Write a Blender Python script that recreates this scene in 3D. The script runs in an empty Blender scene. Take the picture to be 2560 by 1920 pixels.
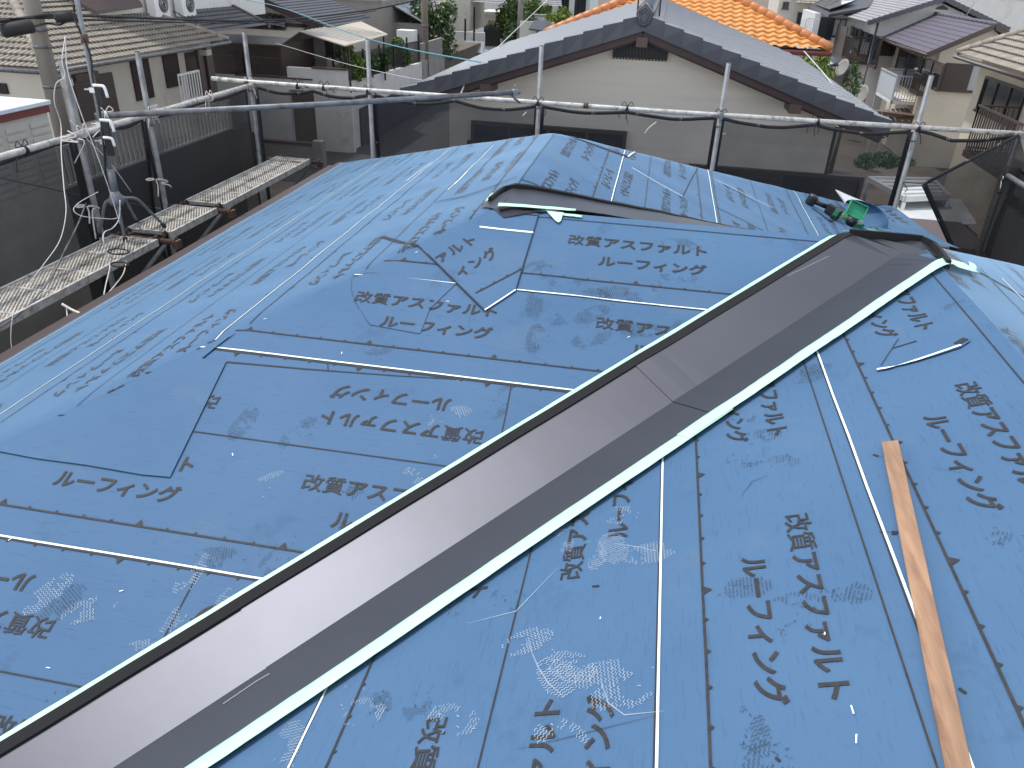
import bpy, bmesh, math, random
import numpy as np
from mathutils import Vector, Matrix, noise
SC = bpy.context.scene
COL = SC.collection
RND = random.Random(7)
# ------------------------------------------------------------------ camera
F = 1923.0
PITCH, ROLL, AZ = math.radians(28.8065), math.radians(2.3221), math.radians(-9.3753)
fw = Vector((math.sin(AZ)*math.cos(PITCH), math.cos(AZ)*math.cos(PITCH), -math.sin(PITCH)))
rt0 = Vector((math.cos(AZ), -math.sin(AZ), 0)); up0 = rt0.cross(fw)
rt = math.cos(ROLL)*rt0 + math.sin(ROLL)*up0
up = -math.sin(ROLL)*rt0 + math.cos(ROLL)*up0
cd = bpy.data.cameras.new('camera'); cam = bpy.data.objects.new('camera', cd); COL.objects.link(cam)
cam.matrix_world = Matrix((rt, up, -fw)).transposed().to_4x4()
cd.sensor_width = 36.0; cd.lens = 36.0*F/2560.0; cd.clip_start = 0.05; cd.clip_end = 2000
SC.camera = cam
# ------------------------------------------------------------------ world, sun, exposure
SUN_EL, SUN_AZ = math.radians(68), math.radians(-84)     # azimuth from +Y towards +X
w = bpy.data.worlds.new('World'); SC.world = w; w.use_nodes = True
nt = w.node_tree; nt.nodes.clear()
wo = nt.nodes.new('ShaderNodeOutputWorld'); bg = nt.nodes.new('ShaderNodeBackground')
sky = nt.nodes.new('ShaderNodeTexSky'); sky.sky_type = 'NISHITA'; sky.sun_disc = False
sky.sun_elevation = SUN_EL; sky.sun_rotation = SUN_AZ; sky.dust_density = 2.0
tc = nt.nodes.new('ShaderNodeTexCoord'); mp = nt.nodes.new('ShaderNodeMapping'); mp.inputs['Scale'].default_value = (1, 1, 2.2)
nz = nt.nodes.new('ShaderNodeTexNoise'); nz.inputs['Scale'].default_value = 1.7; nz.inputs['Detail'].default_value = 6
cr = nt.nodes.new('ShaderNodeValToRGB'); cr.color_ramp.elements[0].position = 0.36; cr.color_ramp.elements[1].position = 0.60
mx = nt.nodes.new('ShaderNodeMix'); mx.data_type = 'RGBA'
cl = nt.nodes.new('ShaderNodeRGB'); cl.outputs[0].default_value = (13.5, 13.9, 14.6, 1)
nt.links.new(tc.outputs['Generated'], mp.inputs['Vector']); nt.links.new(mp.outputs[0], nz.inputs['Vector'])
nt.links.new(nz.outputs[0], cr.inputs[0])
sx_ = nt.nodes.new('ShaderNodeSeparateXYZ'); nt.links.new(tc.outputs['Generated'], sx_.inputs[0])
hz = nt.nodes.new('ShaderNodeMapRange'); hz.inputs[1].default_value = .10; hz.inputs[2].default_value = .24; hz.inputs[3].default_value = 1; hz.inputs[4].default_value = 0; nt.links.new(sx_.outputs[2], hz.inputs[0])
ch = nt.nodes.new('ShaderNodeMapRange'); ch.inputs[1].default_value = .45; ch.inputs[2].default_value = .85; ch.inputs[3].default_value = .10; ch.inputs[4].default_value = 1; nt.links.new(sx_.outputs[2], ch.inputs[0])
cm = nt.nodes.new('ShaderNodeMath'); cm.operation = 'MULTIPLY'; nt.links.new(cr.outputs[0], cm.inputs[0]); nt.links.new(ch.outputs[0], cm.inputs[1])
nt.links.new(cm.outputs[0], mx.inputs[0])
mh = nt.nodes.new('ShaderNodeMix'); mh.data_type = 'RGBA'; mh.inputs[7].default_value = (24, 24.8, 26, 1)
nt.links.new(hz.outputs[0], mh.inputs[0]); nt.links.new(mx.outputs[2], mh.inputs[6])
nt.links.new(sky.outputs[0], mx.inputs[6]); nt.links.new(cl.outputs[0], mx.inputs[7])
nt.links.new(mh.outputs[2], bg.inputs['Color']); bg.inputs['Strength'].default_value = 0.14
nt.links.new(bg.outputs[0], wo.inputs['Surface'])
sl = bpy.data.lights.new('sun', 'SUN'); sl.energy = 3.0; sl.angle = math.radians(2.0); sl.color = (1.0, 0.965, 0.92)
so = bpy.data.objects.new('sun', sl); COL.objects.link(so)
sdir = Vector((math.sin(SUN_AZ)*math.cos(SUN_EL), math.cos(SUN_AZ)*math.cos(SUN_EL), math.sin(SUN_EL)))
so.rotation_euler = sdir.to_track_quat('Z', 'Y').to_euler(); so.location = (-10, 5, 30)
SC.view_settings.view_transform = 'Standard'; SC.view_settings.look = 'None'
SC.view_settings.exposure = 0.0; SC.view_settings.gamma = 1.0
SC.cycles.max_bounces = 8; SC.cycles.transparent_max_bounces = 16
SC.cycles.use_adaptive_sampling = True
# ------------------------------------------------------------------ a pixel of the photograph as a point in the place
def ray(px, py): return rt*((px-1280)/F) + up*(-(py-960)/F) + fw
def ox(px, py, X): r = ray(px, py); return r*(X/r.x)
def oy(px, py, Y): r = ray(px, py); return r*(Y/r.y)
def oz(px, py, Z): r = ray(px, py); return r*(Z/r.z)
T = 0.38; CS = math.sqrt(1+T*T); GZ = -7.6
PL = {'L': (-T, 0, -1+T*.665), 'P': (T, 0, -1-T*.665), 'M': (0, -T, -1-T*3.47), 'N': (0, T, -1+T*3.47),
      'R': (-T, 0, -1-T*1.19), 'Q': (T, 0, -1+T*1.19)}
def onp(p, px, py):
    a, b, d = PL[p]; r = ray(px, py); return r*(d/(a*r.x+b*r.y+r.z))
# ------------------------------------------------------------------ objects
def tag(o, label=None, cat=None, group=None, kind=None):
    for k, v in (('label', label), ('category', cat), ('group', group), ('kind', kind)):
        if v: o[k] = v
    return o
def wloc(o):
    v = Vector((0, 0, 0))
    while o: v = v+o.location; o = o.parent
    return v
def thing(name, label, cat, loc, group=None):
    o = bpy.data.objects.new(name, None); o.empty_display_size = .2; COL.objects.link(o); o.location = loc
    return tag(o, label, cat, group)
def copy_tree(o, parent=None):
    c = o.copy(); COL.objects.link(c)
    if parent: c.parent = parent
    for ch in [x for x in bpy.data.objects if x.parent == o]: copy_tree(ch, c)
    return c
class MB:
    def __init__(s): s.v = []; s.f = []; s.m = []; s.sm = []
    def add(s, vs, fs, mi=0, smooth=False):
        n = len(s.v); s.v += [Vector(v) for v in vs]
        for f in fs: s.f.append([i+n for i in f]); s.m.append(mi); s.sm.append(smooth)
    def quad(s, a, b, c, d, mi=0): s.add([a, b, c, d], [(0, 1, 2, 3)], mi)
    def box(s, lo, hi, mi=0):
        x0, y0, z0 = [min(a, b) for a, b in zip(lo, hi)]; x1, y1, z1 = [max(a, b) for a, b in zip(lo, hi)]
        s.add([(x0,y0,z0),(x1,y0,z0),(x1,y1,z0),(x0,y1,z0),(x0,y0,z1),(x1,y0,z1),(x1,y1,z1),(x0,y1,z1)],
              [(3,2,1,0),(4,5,6,7),(0,1,5,4),(1,2,6,5),(2,3,7,6),(3,0,4,7)], mi)
    def hexa(s, b, t, mi=0):        # bottom 4, top 4 (counter-clockwise from above)
        s.add(list(b)+list(t), [(3,2,1,0),(4,5,6,7),(0,1,5,4),(1,2,6,5),(2,3,7,6),(3,0,4,7)], mi)
    def bar(s, p, q, w, h, mi=0, upv=(0,0,1)):
        p = Vector(p); q = Vector(q); d = (q-p).normalized(); u = Vector(upv)
        a = d.cross(u)
        if a.length < 1e-4: a = d.cross(Vector((1,0,0)))
        a.normalize(); b = a.cross(d)
        o = [a*(-w/2)-b*(h/2), a*(w/2)-b*(h/2), a*(w/2)+b*(h/2), a*(-w/2)+b*(h/2)]
        s.add([p+x for x in o]+[q+x for x in o], [(3,2,1,0),(4,5,6,7),(0,1,5,4),(1,2,6,5),(2,3,7,6),(3,0,4,7)], mi)
    def tube(s, pts, r, n=10, mi=0, cap=True, r2=None):
        pts = [Vector(p) for p in pts]; N = len(pts); vs = []; fs = []
        ref = None
        for i, p in enumerate(pts):
            d = (pts[min(i+1, N-1)]-pts[max(i-1, 0)])
            if d.length < 1e-9: d = Vector((0,0,1))
            d.normalize()
            if ref is None or abs(ref.dot(d)) > .98: ref = d.orthogonal()
            a = (ref-d*ref.dot(d)).normalized(); b = d.cross(a); ref = a
            rr = (r[i] if isinstance(r, (list, tuple)) else (r if r2 is None else r+(r2-r)*i/max(1, N-1)))
            for k in range(n):
                t = 2*math.pi*k/n; vs.append(p+a*(rr*math.cos(t))+b*(rr*math.sin(t)))
        for i in range(N-1):
            for k in range(n):
                fs.append((i*n+k, i*n+(k+1) % n, (i+1)*n+(k+1) % n, (i+1)*n+k))
        if cap: fs.append(tuple(reversed(range(n)))); fs.append(tuple(range((N-1)*n, N*n)))
        s.add(vs, fs, mi, True)
    def ring(s, c, nrm, R, r, n=14, m=6, mi=0):
        nrm = Vector(nrm).normalized(); a = nrm.orthogonal().normalized(); b = nrm.cross(a); c = Vector(c)
        s.tube([c+a*(R*math.cos(t))+b*(R*math.sin(t)) for t in [2*math.pi*k/n for k in range(n+1)]], r, m, mi, False)
    def ball(s, c, r, mi=0, sx=1, sy=1, sz=1, n=10, m=7):
        c = Vector(c); vs = []; fs = []
        for i in range(m+1):
            th = math.pi*i/m
            for k in range(n):
                t = 2*math.pi*k/n; vs.append(c+Vector((r*sx*math.sin(th)*math.cos(t), r*sy*math.sin(th)*math.sin(t), r*sz*math.cos(th))))
        for i in range(m):
            for k in range(n): fs.append((i*n+k, (i+1)*n+k, (i+1)*n+(k+1) % n, i*n+(k+1) % n))
        s.add(vs, fs, mi, True)
    def build(s, name, mats, parent=None, loc=None, bevel=0):
        me = bpy.data.meshes.new(name)
        base = wloc(parent) if parent else Vector(loc if loc is not None else (0, 0, 0))
        me.from_pydata([v-base for v in s.v], [], s.f)
        if not isinstance(mats, (list, tuple)): mats = [mats]
        for m in mats: me.materials.append(m)
        me.polygons.foreach_set('material_index', s.m); me.polygons.foreach_set('use_smooth', s.sm); me.update()
        o = bpy.data.objects.new(name, me); COL.objects.link(o)
        if parent: o.parent = parent
        elif loc is not None: o.location = loc
        if bevel:
            b = o.modifiers.new('bevel', 'BEVEL'); b.width = bevel; b.segments = 2; b.limit_method = 'ANGLE'
        return o
def curve_pts(pts, n=8):            # Catmull-Rom through points
    P = [Vector(p) for p in pts]; P = [P[0]*2-P[1]]+P+[P[-1]*2-P[-2]]; out = []
    for i in range(1, len(P)-2):
        for k in range(n):
            t = k/n; a, b, c, d = P[i-1:i+3]
            out.append(.5*((2*b)+(c-a)*t+(2*a-5*b+4*c-d)*t*t+(3*b-a-3*c+d)*t**3))
    return out+[P[-2]]
# ------------------------------------------------------------------ materials
MT = {}
def mat(name, col, rough=.6, metal=0, var=0, vscale=8, bump=0, bscale=40, stretch=(1,1,1), spec=None, dark=None, dpos=(.5,.7), dscale=3, coat=0):
    m = bpy.data.materials.new(name); m.use_nodes = True; n = m.node_tree; b = n.nodes['Principled BSDF']
    b.inputs['Base Color'].default_value = (*col, 1); b.inputs['Roughness'].default_value = rough; b.inputs['Metallic'].default_value = metal
    if spec is not None: b.inputs['Specular IOR Level'].default_value = spec
    if coat: b.inputs['Coat Weight'].default_value = coat; b.inputs['Coat Roughness'].default_value = .25
    tc = n.nodes.new('ShaderNodeTexCoord'); mp = n.nodes.new('ShaderNodeMapping'); mp.inputs['Scale'].default_value = stretch
    n.links.new(tc.outputs['Object'], mp.inputs['Vector']); last = None
    if var:
        t = n.nodes.new('ShaderNodeTexNoise'); t.inputs['Scale'].default_value = vscale; t.inputs['Detail'].default_value = 5
        n.links.new(mp.outputs[0], t.inputs['Vector'])
        h = n.nodes.new('ShaderNodeMapRange'); h.inputs['From Min'].default_value = .25; h.inputs['From Max'].default_value = .75
        h.inputs['To Min'].default_value = 1-var; h.inputs['To Max'].default_value = 1+var; n.links.new(t.outputs[0], h.inputs[0])
        mm = n.nodes.new('ShaderNodeVectorMath'); mm.operation = 'SCALE'; mm.inputs[0].default_value = col; n.links.new(h.outputs[0], mm.inputs['Scale'])
        last = mm.outputs[0]
    if dark:
        t = n.nodes.new('ShaderNodeTexNoise'); t.inputs['Scale'].default_value = dscale; t.inputs['Detail'].default_value = 8; t.inputs['Roughness'].default_value = .65
        n.links.new(mp.outputs[0], t.inputs['Vector'])
        r = n.nodes.new('ShaderNodeMapRange'); r.inputs['From Min'].default_value = dpos[0]; r.inputs['From Max'].default_value = dpos[1]; n.links.new(t.outputs[0], r.inputs[0])
        x = n.nodes.new('ShaderNodeMix'); x.data_type = 'RGBA'; x.inputs[7].default_value = (*dark, 1); x.inputs[6].default_value = (*col, 1)
        n.links.new(r.outputs[0], x.inputs[0])
        if last: n.links.new(last, x.inputs[6])
        last = x.outputs[2]
    if last: n.links.new(last, b.inputs['Base Color'])
    if bump:
        t = n.nodes.new('ShaderNodeTexNoise'); t.inputs['Scale'].default_value = bscale; t.inputs['Detail'].default_value = 4
        n.links.new(mp.outputs[0], t.inputs['Vector'])
        bp = n.nodes.new('ShaderNodeBump'); bp.inputs['Strength'].default_value = bump; bp.inputs['Distance'].default_value = .01
        n.links.new(t.outputs[0], bp.inputs['Height']); n.links.new(bp.outputs[0], b.inputs['Normal'])
    MT[name] = m; return m
def see_through(m, alpha, facing=False):     # mixes the material with a Transparent BSDF
    n = m.node_tree; b = n.nodes['Principled BSDF']; o = n.nodes['Material Output']
    t = n.nodes.new('ShaderNodeBsdfTransparent'); x = n.nodes.new('ShaderNodeMixShader'); x.inputs[0].default_value = alpha
    n.links.new(t.outputs[0], x.inputs[1]); n.links.new(b.outputs[0], x.inputs[2]); n.links.new(x.outputs[0], o.inputs['Surface'])
    return x
BLUE = (.085, .205, .40)
def underlay(name, along):
    """blue printed roofing felt: fine ribs along the roll, dust and scuffs of their own shape"""
    m = bpy.data.materials.new(name); m.use_nodes = True; n = m.node_tree; b = n.nodes['Principled BSDF']
    b.inputs['Roughness'].default_value = .62; b.inputs['Specular IOR Level'].default_value = .14; b.inputs['Sheen Weight'].default_value = 1.0; b.inputs['Sheen Roughness'].default_value = .22; b.inputs['Sheen Tint'].default_value = (.50, .78, 1, 1)
    tc = n.nodes.new('ShaderNodeTexCoord')
    def noise_(scale, stretch, det=5, rough=.55):
        mp = n.nodes.new('ShaderNodeMapping'); mp.inputs['Scale'].default_value = stretch
        n.links.new(tc.outputs['Object'], mp.inputs[0]); t = n.nodes.new('ShaderNodeTexNoise')
        t.inputs['Scale'].default_value = scale; t.inputs['Detail'].default_value = det; t.inputs['Roughness'].default_value = rough
        n.links.new(mp.outputs[0], t.inputs['Vector']); return t.outputs[0]
    st = (.08, 1, 1) if along == 'x' else (1, .08, 1)
    def mr(src, a, bb, c, d):
        r = n.nodes.new('ShaderNodeMapRange'); r.inputs[1].default_value = a; r.inputs[2].default_value = bb; r.inputs[3].default_value = c; r.inputs[4].default_value = d
        n.links.new(src, r.inputs[0]); return r.outputs[0]
    def mix(fac, c0, c1):
        x = n.nodes.new('ShaderNodeMix'); x.data_type = 'RGBA'; n.links.new(fac, x.inputs[0])
        for c, i in ((c0, 6), (c1, 7)):
            if isinstance(c, tuple): x.inputs[i].default_value = (*c, 1)
            else: n.links.new(c, x.inputs[i])
        return x.outputs[2]
    c = mix(mr(noise_(1.3, (1,1,1), 6), .3, .7, 0, 1), (.056, .120, .219), (.071, .142, .247))
    c = mix(mr(noise_(3.0, (1,1,1), 8, .7), .56, .75, 0, .55), c, (.10, .15, .215))       # dust
    c = mix(mr(noise_(4.1, (1.1,.9,1), 8, .72), .58, .72, 0, .55), c, (.035, .075, .14))      # scuffs
    rib = noise_(170, st, 3); c = mix(mr(rib, .58, .74, 0, .32), c, (.024, .06, .12))
    n.links.new(c, b.inputs['Base Color'])
    bp = n.nodes.new('ShaderNodeBump'); bp.inputs['Strength'].default_value = .3; bp.inputs['Distance'].default_value = .0012
    n.links.new(rib, bp.inputs['Height']); n.links.new(bp.outputs[0], b.inputs['Normal'])
    MT[name] = m; return m
underlay('felt_x', 'x'); underlay('felt_y', 'y')
mat('print', (.034, .034, .037), .6, var=.3, vscale=60, spec=.2)
MT['print'].node_tree.nodes['Principled BSDF'].inputs['Sheen Weight'].default_value = .7; MT['print'].node_tree.nodes['Principled BSDF'].inputs['Sheen Roughness'].default_value = .22; mat('white_edge', (.75, .85, .84), .5)
mat('felt_back', (.42, .43, .46), .6, var=.08, vscale=6)
mat('black_edge_and_shade', (.012, .014, .02), .7)  # black for sheet edges and tears, also for shadow drawn beside raised laps
mat('scuff', (.025, .03, .035), .8); see_through(MT['scuff'], .55)
mat('dust', (.50, .55, .58), .9); see_through(MT['dust'], .42)
mat('staple', (.85, .88, .88), .35)
mat('valley_metal', (.098, .102, .119), .48, metal=1, bump=.05, bscale=6, var=.06, vscale=3)
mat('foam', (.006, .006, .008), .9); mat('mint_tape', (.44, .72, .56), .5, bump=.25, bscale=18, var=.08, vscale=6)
mat('scratch', (.5, .5, .52), .6); see_through(MT['scratch'], .45)
mat('batten_wood', (.29, .17, .10), .7, var=.35, vscale=16, stretch=(3, .35, 3), dark=(.14, .07, .04), dpos=(.50, .70), dscale=7, bump=.2, bscale=40)
mat('steel', (.19, .20, .212), .55, metal=.3, var=.25, vscale=14, dark=(.16, .14, .13), dpos=(.58, .72), dscale=9)
mat('steel_dark', (.16, .168, .18), .5, metal=.35, var=.35, vscale=10, dark=(.08, .075, .07), dpos=(.5, .68), dscale=8)
mat('steel_old', (.46, .45, .42), .55, metal=.2, var=.3, vscale=18, dark=(.12, .11, .10), dpos=(.52, .68), dscale=14)
mat('rust', (.10, .058, .04), .8, metal=.2, var=.4, vscale=30)
mat('black', (.012, .012, .014), .5); mat('black_rubber', (.02, .02, .022), .75); mat('black_cord', (.01, .01, .011), .7)
mat('white_paint', (.72, .72, .70), .45, var=.06, vscale=3, dark=(.45, .44, .41), dpos=(.6, .85), dscale=2)
mat('white_rope', (.62, .57, .53), .85, var=.15, vscale=60); mat('pale_wire', (.55, .56, .55), .5, var=.2, vscale=30)
mat('blue_wire', (.10, .28, .33), .6)
mat('tool_black', (.018, .019, .02), .45); mat('tool_green', (.02, .22, .09), .35); mat('mint_plastic', (.03, .30, .15), .25); mat('screw', (.45, .36, .24), .35, metal=.8)
def net_mat(name, alpha):
    m = mat(name, (.016, .017, .020), .75, bump=.3, bscale=30)
    x = see_through(m, alpha); n = m.node_tree
    tc = n.nodes.new('ShaderNodeTexCoord'); t = n.nodes.new('ShaderNodeTexNoise'); t.inputs['Scale'].default_value = 1.1; t.inputs['Detail'].default_value = 6
    r = n.nodes.new('ShaderNodeMapRange'); r.inputs[1].default_value = .3; r.inputs[2].default_value = .7; r.inputs[3].default_value = alpha-.09; r.inputs[4].default_value = alpha+.09
    n.links.new(tc.outputs['Object'], t.inputs['Vector']); n.links.new(t.outputs[0], r.inputs[0]); n.links.new(r.outputs[0], x.inputs[0])
net_mat('net', .43); net_mat('net_mid', .64); net_mat('net_dense', .80); net_mat('net_double', .88); mat('net_hem', (.012, .012, .015), .7)
def deck_mat():
    m = mat('expanded_metal', (.50, .47, .42), .6, metal=.3, var=.3, vscale=20, dark=(.16, .13, .11), dpos=(.5, .66), dscale=7)
    n = m.node_tree; b = n.nodes['Principled BSDF']; o = n.nodes['Material Output']
    tc = n.nodes.new('ShaderNodeTexCoord'); sp = n.nodes.new('ShaderNodeSeparateXYZ'); n.links.new(tc.outputs['Object'], sp.inputs[0])
    def mth(op, a, bb=None):
        k = n.nodes.new('ShaderNodeMath'); k.operation = op
        for i, v in enumerate((a, bb)):
            if v is None: continue
            if isinstance(v, (int, float)): k.inputs[i].default_value = v
            else: n.links.new(v, k.inputs[i])
        return k.outputs[0]
    a = mth('MULTIPLY', sp.outputs[0], 2*math.pi/.026); c = mth('MULTIPLY', sp.outputs[1], 2*math.pi/.046)
    v = mth('ABSOLUTE', mth('MULTIPLY', mth('SINE', mth('ADD', mth('MULTIPLY', a, .5), mth('MULTIPLY', c, .5))), mth('SINE', mth('SUBTRACT', mth('MULTIPLY', a, .5), mth('MULTIPLY', c, .5)))))
    hole = mth('GREATER_THAN', v, .42)
    t = n.nodes.new('ShaderNodeBsdfTransparent'); x = n.nodes.new('ShaderNodeMixShader')
    n.links.new(hole, x.inputs[0]); n.links.new(b.outputs[0], x.inputs[1]); n.links.new(t.outputs[0], x.inputs[2]); n.links.new(x.outputs[0], o.inputs['Surface'])
deck_mat()
# building materials
mat('stucco_cream', (.60, .57, .49), .85, var=.07, vscale=1.5, bump=.15, bscale=60, dark=(.33, .31, .27), dpos=(.58, .85), dscale=.9)
mat('siding_grey', (.69, .645, .565), .8, var=.05, vscale=2, stretch=(.3, .3, 6), bump=.25, bscale=6, dark=(.48, .46, .42), dpos=(.58, .85), dscale=.8)
mat('stucco_white', (.66, .65, .62), .85, var=.06, vscale=1.2, dark=(.42, .41, .39), dpos=(.56, .85), dscale=.8)
mat('stucco_beige', (.62, .555, .44), .85, var=.06, vscale=1.3, dark=(.36, .33, .28), dpos=(.58, .85), dscale=.8)
mat('stucco_taupe', (.25, .235, .215), .85, var=.1, vscale=1.5, bump=.2, bscale=14)
mat('concrete', (.30, .29, .27), .9, var=.15, vscale=2.5, dark=(.14, .135, .125), dpos=(.5, .75), dscale=1.3)
mat('block_white', (.60, .59, .56), .9, var=.08, vscale=2, dark=(.36, .355, .34), dpos=(.55, .8), dscale=1.1)
mat('brown_metal', (.075, .048, .042), .5, var=.12, vscale=4); mat('brown_panel', (.06, .038, .035), .45, var=.2, vscale=3)
mat('dark_wood', (.05, .028, .028), .6, var=.2, vscale=6); mat('sash_black', (.02, .02, .022), .45); mat('sash_brown', (.06, .04, .034), .4)
mat('glass', (.03, .035, .04), .06, spec=.9); mat('glass_pale', (.22, .25, .28), .25, spec=.6); mat('curtain_glass', (.40, .41, .41), .3)
mat('alum', (.60, .61, .61), .35, metal=.5, var=.05)
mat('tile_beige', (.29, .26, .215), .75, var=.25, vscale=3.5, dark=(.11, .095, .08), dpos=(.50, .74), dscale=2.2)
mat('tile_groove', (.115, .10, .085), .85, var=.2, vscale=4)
mat('tile_black', (.055, .058, .07), .3, var=.15, vscale=3); mat('tile_grey', (.085, .086, .091), .36, spec=.9, var=.12, vscale=2.5, bump=.05, bscale=20)
mat('tile_verge', (.058, .062, .076), .42, var=.1, vscale=3); mat('tile_orange', (.62, .31, .11), .32, var=.14, vscale=4, dark=(.58, .21, .045), dpos=(.55, .8), dscale=2)
mat('ridge_orange', (.46, .17, .055), .4, var=.15, vscale=4); mat('slate_purple', (.105, .09, .115), .55, var=.12, vscale=2.5); mat('slate_dark', (.05, .052, .06), .5, var=.12, vscale=2)
mat('tile_silver', (.30, .29, .30), .45, var=.12, vscale=3); mat('roof_pale_blue', (.62, .72, .80), .4, var=.04); mat('fascia_red', (.16, .04, .035), .6)
mat('shed_panel', (.50, .49, .44), .6, var=.05); mat('corrugated_brown', (.15, .105, .085), .45, var=.2, vscale=3); mat('lean_to_roof', (.125, .115, .105), .4, var=.12, vscale=2)
mat('corrugated_pale', (.52, .54, .54), .4, var=.1, vscale=2)
mat('poly_roof', (.52, .46, .38), .35, var=.08); mat('solar', (.012, .015, .025), .15); mat('mint_wall', (.50, .60, .57), .8, var=.05)
mat('balcony_frost', (.50, .55, .58), .3); mat('asphalt', (.055, .055, .056), .9, var=.15, vscale=1.5, bump=.2, bscale=60); mat('soil', (.13, .105, .085), .95, var=.25, vscale=.8)
mat('retaining_dark', (.042, .043, .046), .9, var=.25, vscale=1.2); mat('bark', (.10, .08, .06), .9, var=.3, vscale=8)
for nm, c in (('leaf_mid', (.055, .115, .025)), ('leaf_dark', (.03, .07, .02)), ('leaf_lime', (.19, .25, .03)), ('flower', (.62, .60, .45))): mat(nm, c, .6, var=.35, vscale=5)
mat('pole_concrete', (.22, .20, .17), .9, var=.12, vscale=3, stretch=(3, 3, .3), dark=(.13, .115, .095), dpos=(.5, .75), dscale=2); mat('pole_brown', (.17, .14, .115), .85, var=.12, vscale=4, stretch=(3, 3, .3))
mat('yellow', (.55, .42, .03), .5)
# ================================================================== the roof under repair
RX0, RX1, RY, TY, TB = -.665, 1.19, 3.47, 5.35, .36
LE, PE, ME = -3.36, 2.2, .6          # eaves of the left and right slopes, lower limit of the front slope
def lerp_(a, b, t): return a+(b-a)*t
def zpl(k, x, y):
    return {'L': -1+T*(x-RX0), 'P': -1-T*(x-RX0), 'M': -1+T*(y-RY), 'N': -1-T*(y-RY), 'R': -1+T*(x-RX1), 'Q': -1-T*(x-RX1), 'B': -1-TB*(y-TY)}[k]
def smin(a, b, k=.034):
    h = max(k-abs(a-b), 0)/k; return min(a, b)-h*h*k*.25
def smax(a, b, k=.012): return -smin(-a, -b, k)
def comp(x, y):
    z = {k: zpl(k, x, y) for k in 'LPMNRQB'}
    a = smin(smin(z['L'], z['P']), smin(z['M'], z['B'])); b = smin(smin(z['L'], z['M']), smin(z['N'], z['Q'])); c = smin(smin(z['R'], z['Q']), z['N'])
    zz = smax(smax(a, b), c)
    s = min((abs(z['L']-zz), 'L'), (abs(z['P']-zz), 'P'), (abs(z['Q']-zz), 'Q'))
    amp = .0045*max(0, 1-s[0]/.05)+.0006
    return zz+amp*(noise.noise((x*1.5+y*1.1, y*2.3-x*.6, 3.1))*1.1+noise.noise((x*4.1+y*2.2, y*5.0, 7.7))*.55)
def xyz(x, y, h=0.0): return Vector((x, y, comp(x, y)+h*CS))
def sv(p, s, v):          # metres along the reading direction and up the slope -> x, y
    d = v/CS
    return {'M': (s, RY+d), 'N': (-s, RY-d), 'R': (RX1+d, -s), 'L': (RX0+d, -s), 'P': (RX0-d, s), 'Q': (RX1-d, s)}[p]
def psv(p, px, py):
    q = onp(p, px, py)
    return {'M': (q.x, (q.y-RY)*CS), 'R': (-q.y, (q.x-RX1)*CS), 'L': (-q.y, (q.x-RX0)*CS), 'P': (q.y, (RX0-q.x)*CS), 'Q': (q.y, (RX1-q.x)*CS)}[p]
def pxy(p, px, py): q = onp(p, px, py); return (q.x, q.y)
POLY = {'L': [(RX0, RY), (RX0, TY), (LE, TY+T*(RX0-LE)/TB), (LE, RY-(RX0-LE))],
        'M': [(RX0, RY), (RX0-(RY-ME), ME), (RX1-(RY-ME), ME), (RX1, RY)],
        'R': [(RX1, RY), (RX1-(RY-ME), ME), (RX1-(RY-ME), -3.0), (RX1, -3.0)],
        'Q': [(RX1, RY), (RX1, -3.0), (3.9, -3.0), (3.9, RY+2.71)],
        'P': [(RX0, RY), (PE, RY+PE-RX0), (PE, TY+T*(PE-RX0)/TB), (RX0, TY)],
        'N': [(RX0, RY), (RX1, RY), (3.9, RY+2.71), (RX0+2.71, RY+2.71)],
        'B': [(RX0, TY), (PE, TY+T*(PE-RX0)/TB), (LE, TY+T*(RX0-LE)/TB)]}
def ccw(pg):
    a = sum(pg[i][0]*pg[(i+1) % len(pg)][1]-pg[(i+1) % len(pg)][0]*pg[i][1] for i in range(len(pg)))
    return pg if a > 0 else pg[::-1]
POLY = {k: ccw(v) for k, v in POLY.items()}
def clip(bm, pg, grow=0.0):
    for i in range(len(pg)):
        (x0, y0), (x1, y1) = pg[i], pg[(i+1) % len(pg)]
        n = Vector((y1-y0, x0-x1, 0)).normalized()
        bmesh.ops.bisect_plane(bm, geom=bm.verts[:]+bm.edges[:]+bm.faces[:], plane_co=Vector((x0, y0, 0))+n*grow, plane_no=n, clear_outer=True)
def to_bm(mb):
    bm = bmesh.new(); vs = [bm.verts.new(v) for v in mb.v]
    for f, m in zip(mb.f, mb.m):
        try: fc = bm.faces.new([vs[i] for i in f]); fc.material_index = m
        except ValueError: pass
    return bm
def bm_to(mb, bm, mi=None, smooth=False):
    bm.verts.index_update()
    mb_v = [xyz(v.co.x, v.co.y, v.co.z) for v in bm.verts]; n = len(mb.v); mb.v += mb_v
    for f in bm.faces:
        idx = [v.index+n for v in f.verts]
        a, b, c = [mb.v[i] for i in idx[:3]]
        if (f.normal.z if f.normal.length > 0 else 1) < 0: idx = idx[::-1]
        mb.f.append(idx); mb.m.append(f.material_index if mi is None else mi); mb.sm.append(smooth)
    bm.free()
def sheet(mb, pg, h=0.0, step=.06, mi=0, pgclip=None):
    bm = bmesh.new(); bm.faces.new([bm.verts.new((x, y, h)) for x, y in pg])
    for ax in (0, 1):
        lo = min(p[ax] for p in pg); hi = max(p[ax] for p in pg); k = lo+step
        while k < hi-1e-4:
            co = Vector((0, 0, 0)); co[ax] = k; no = Vector((0, 0, 0)); no[ax] = 1
            bmesh.ops.bisect_plane(bm, geom=bm.verts[:]+bm.edges[:]+bm.faces[:], plane_co=co, plane_no=no); k += step
    bm.normal_update(); bm_to(mb, bm, mi, True)
GLY = {}
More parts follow.
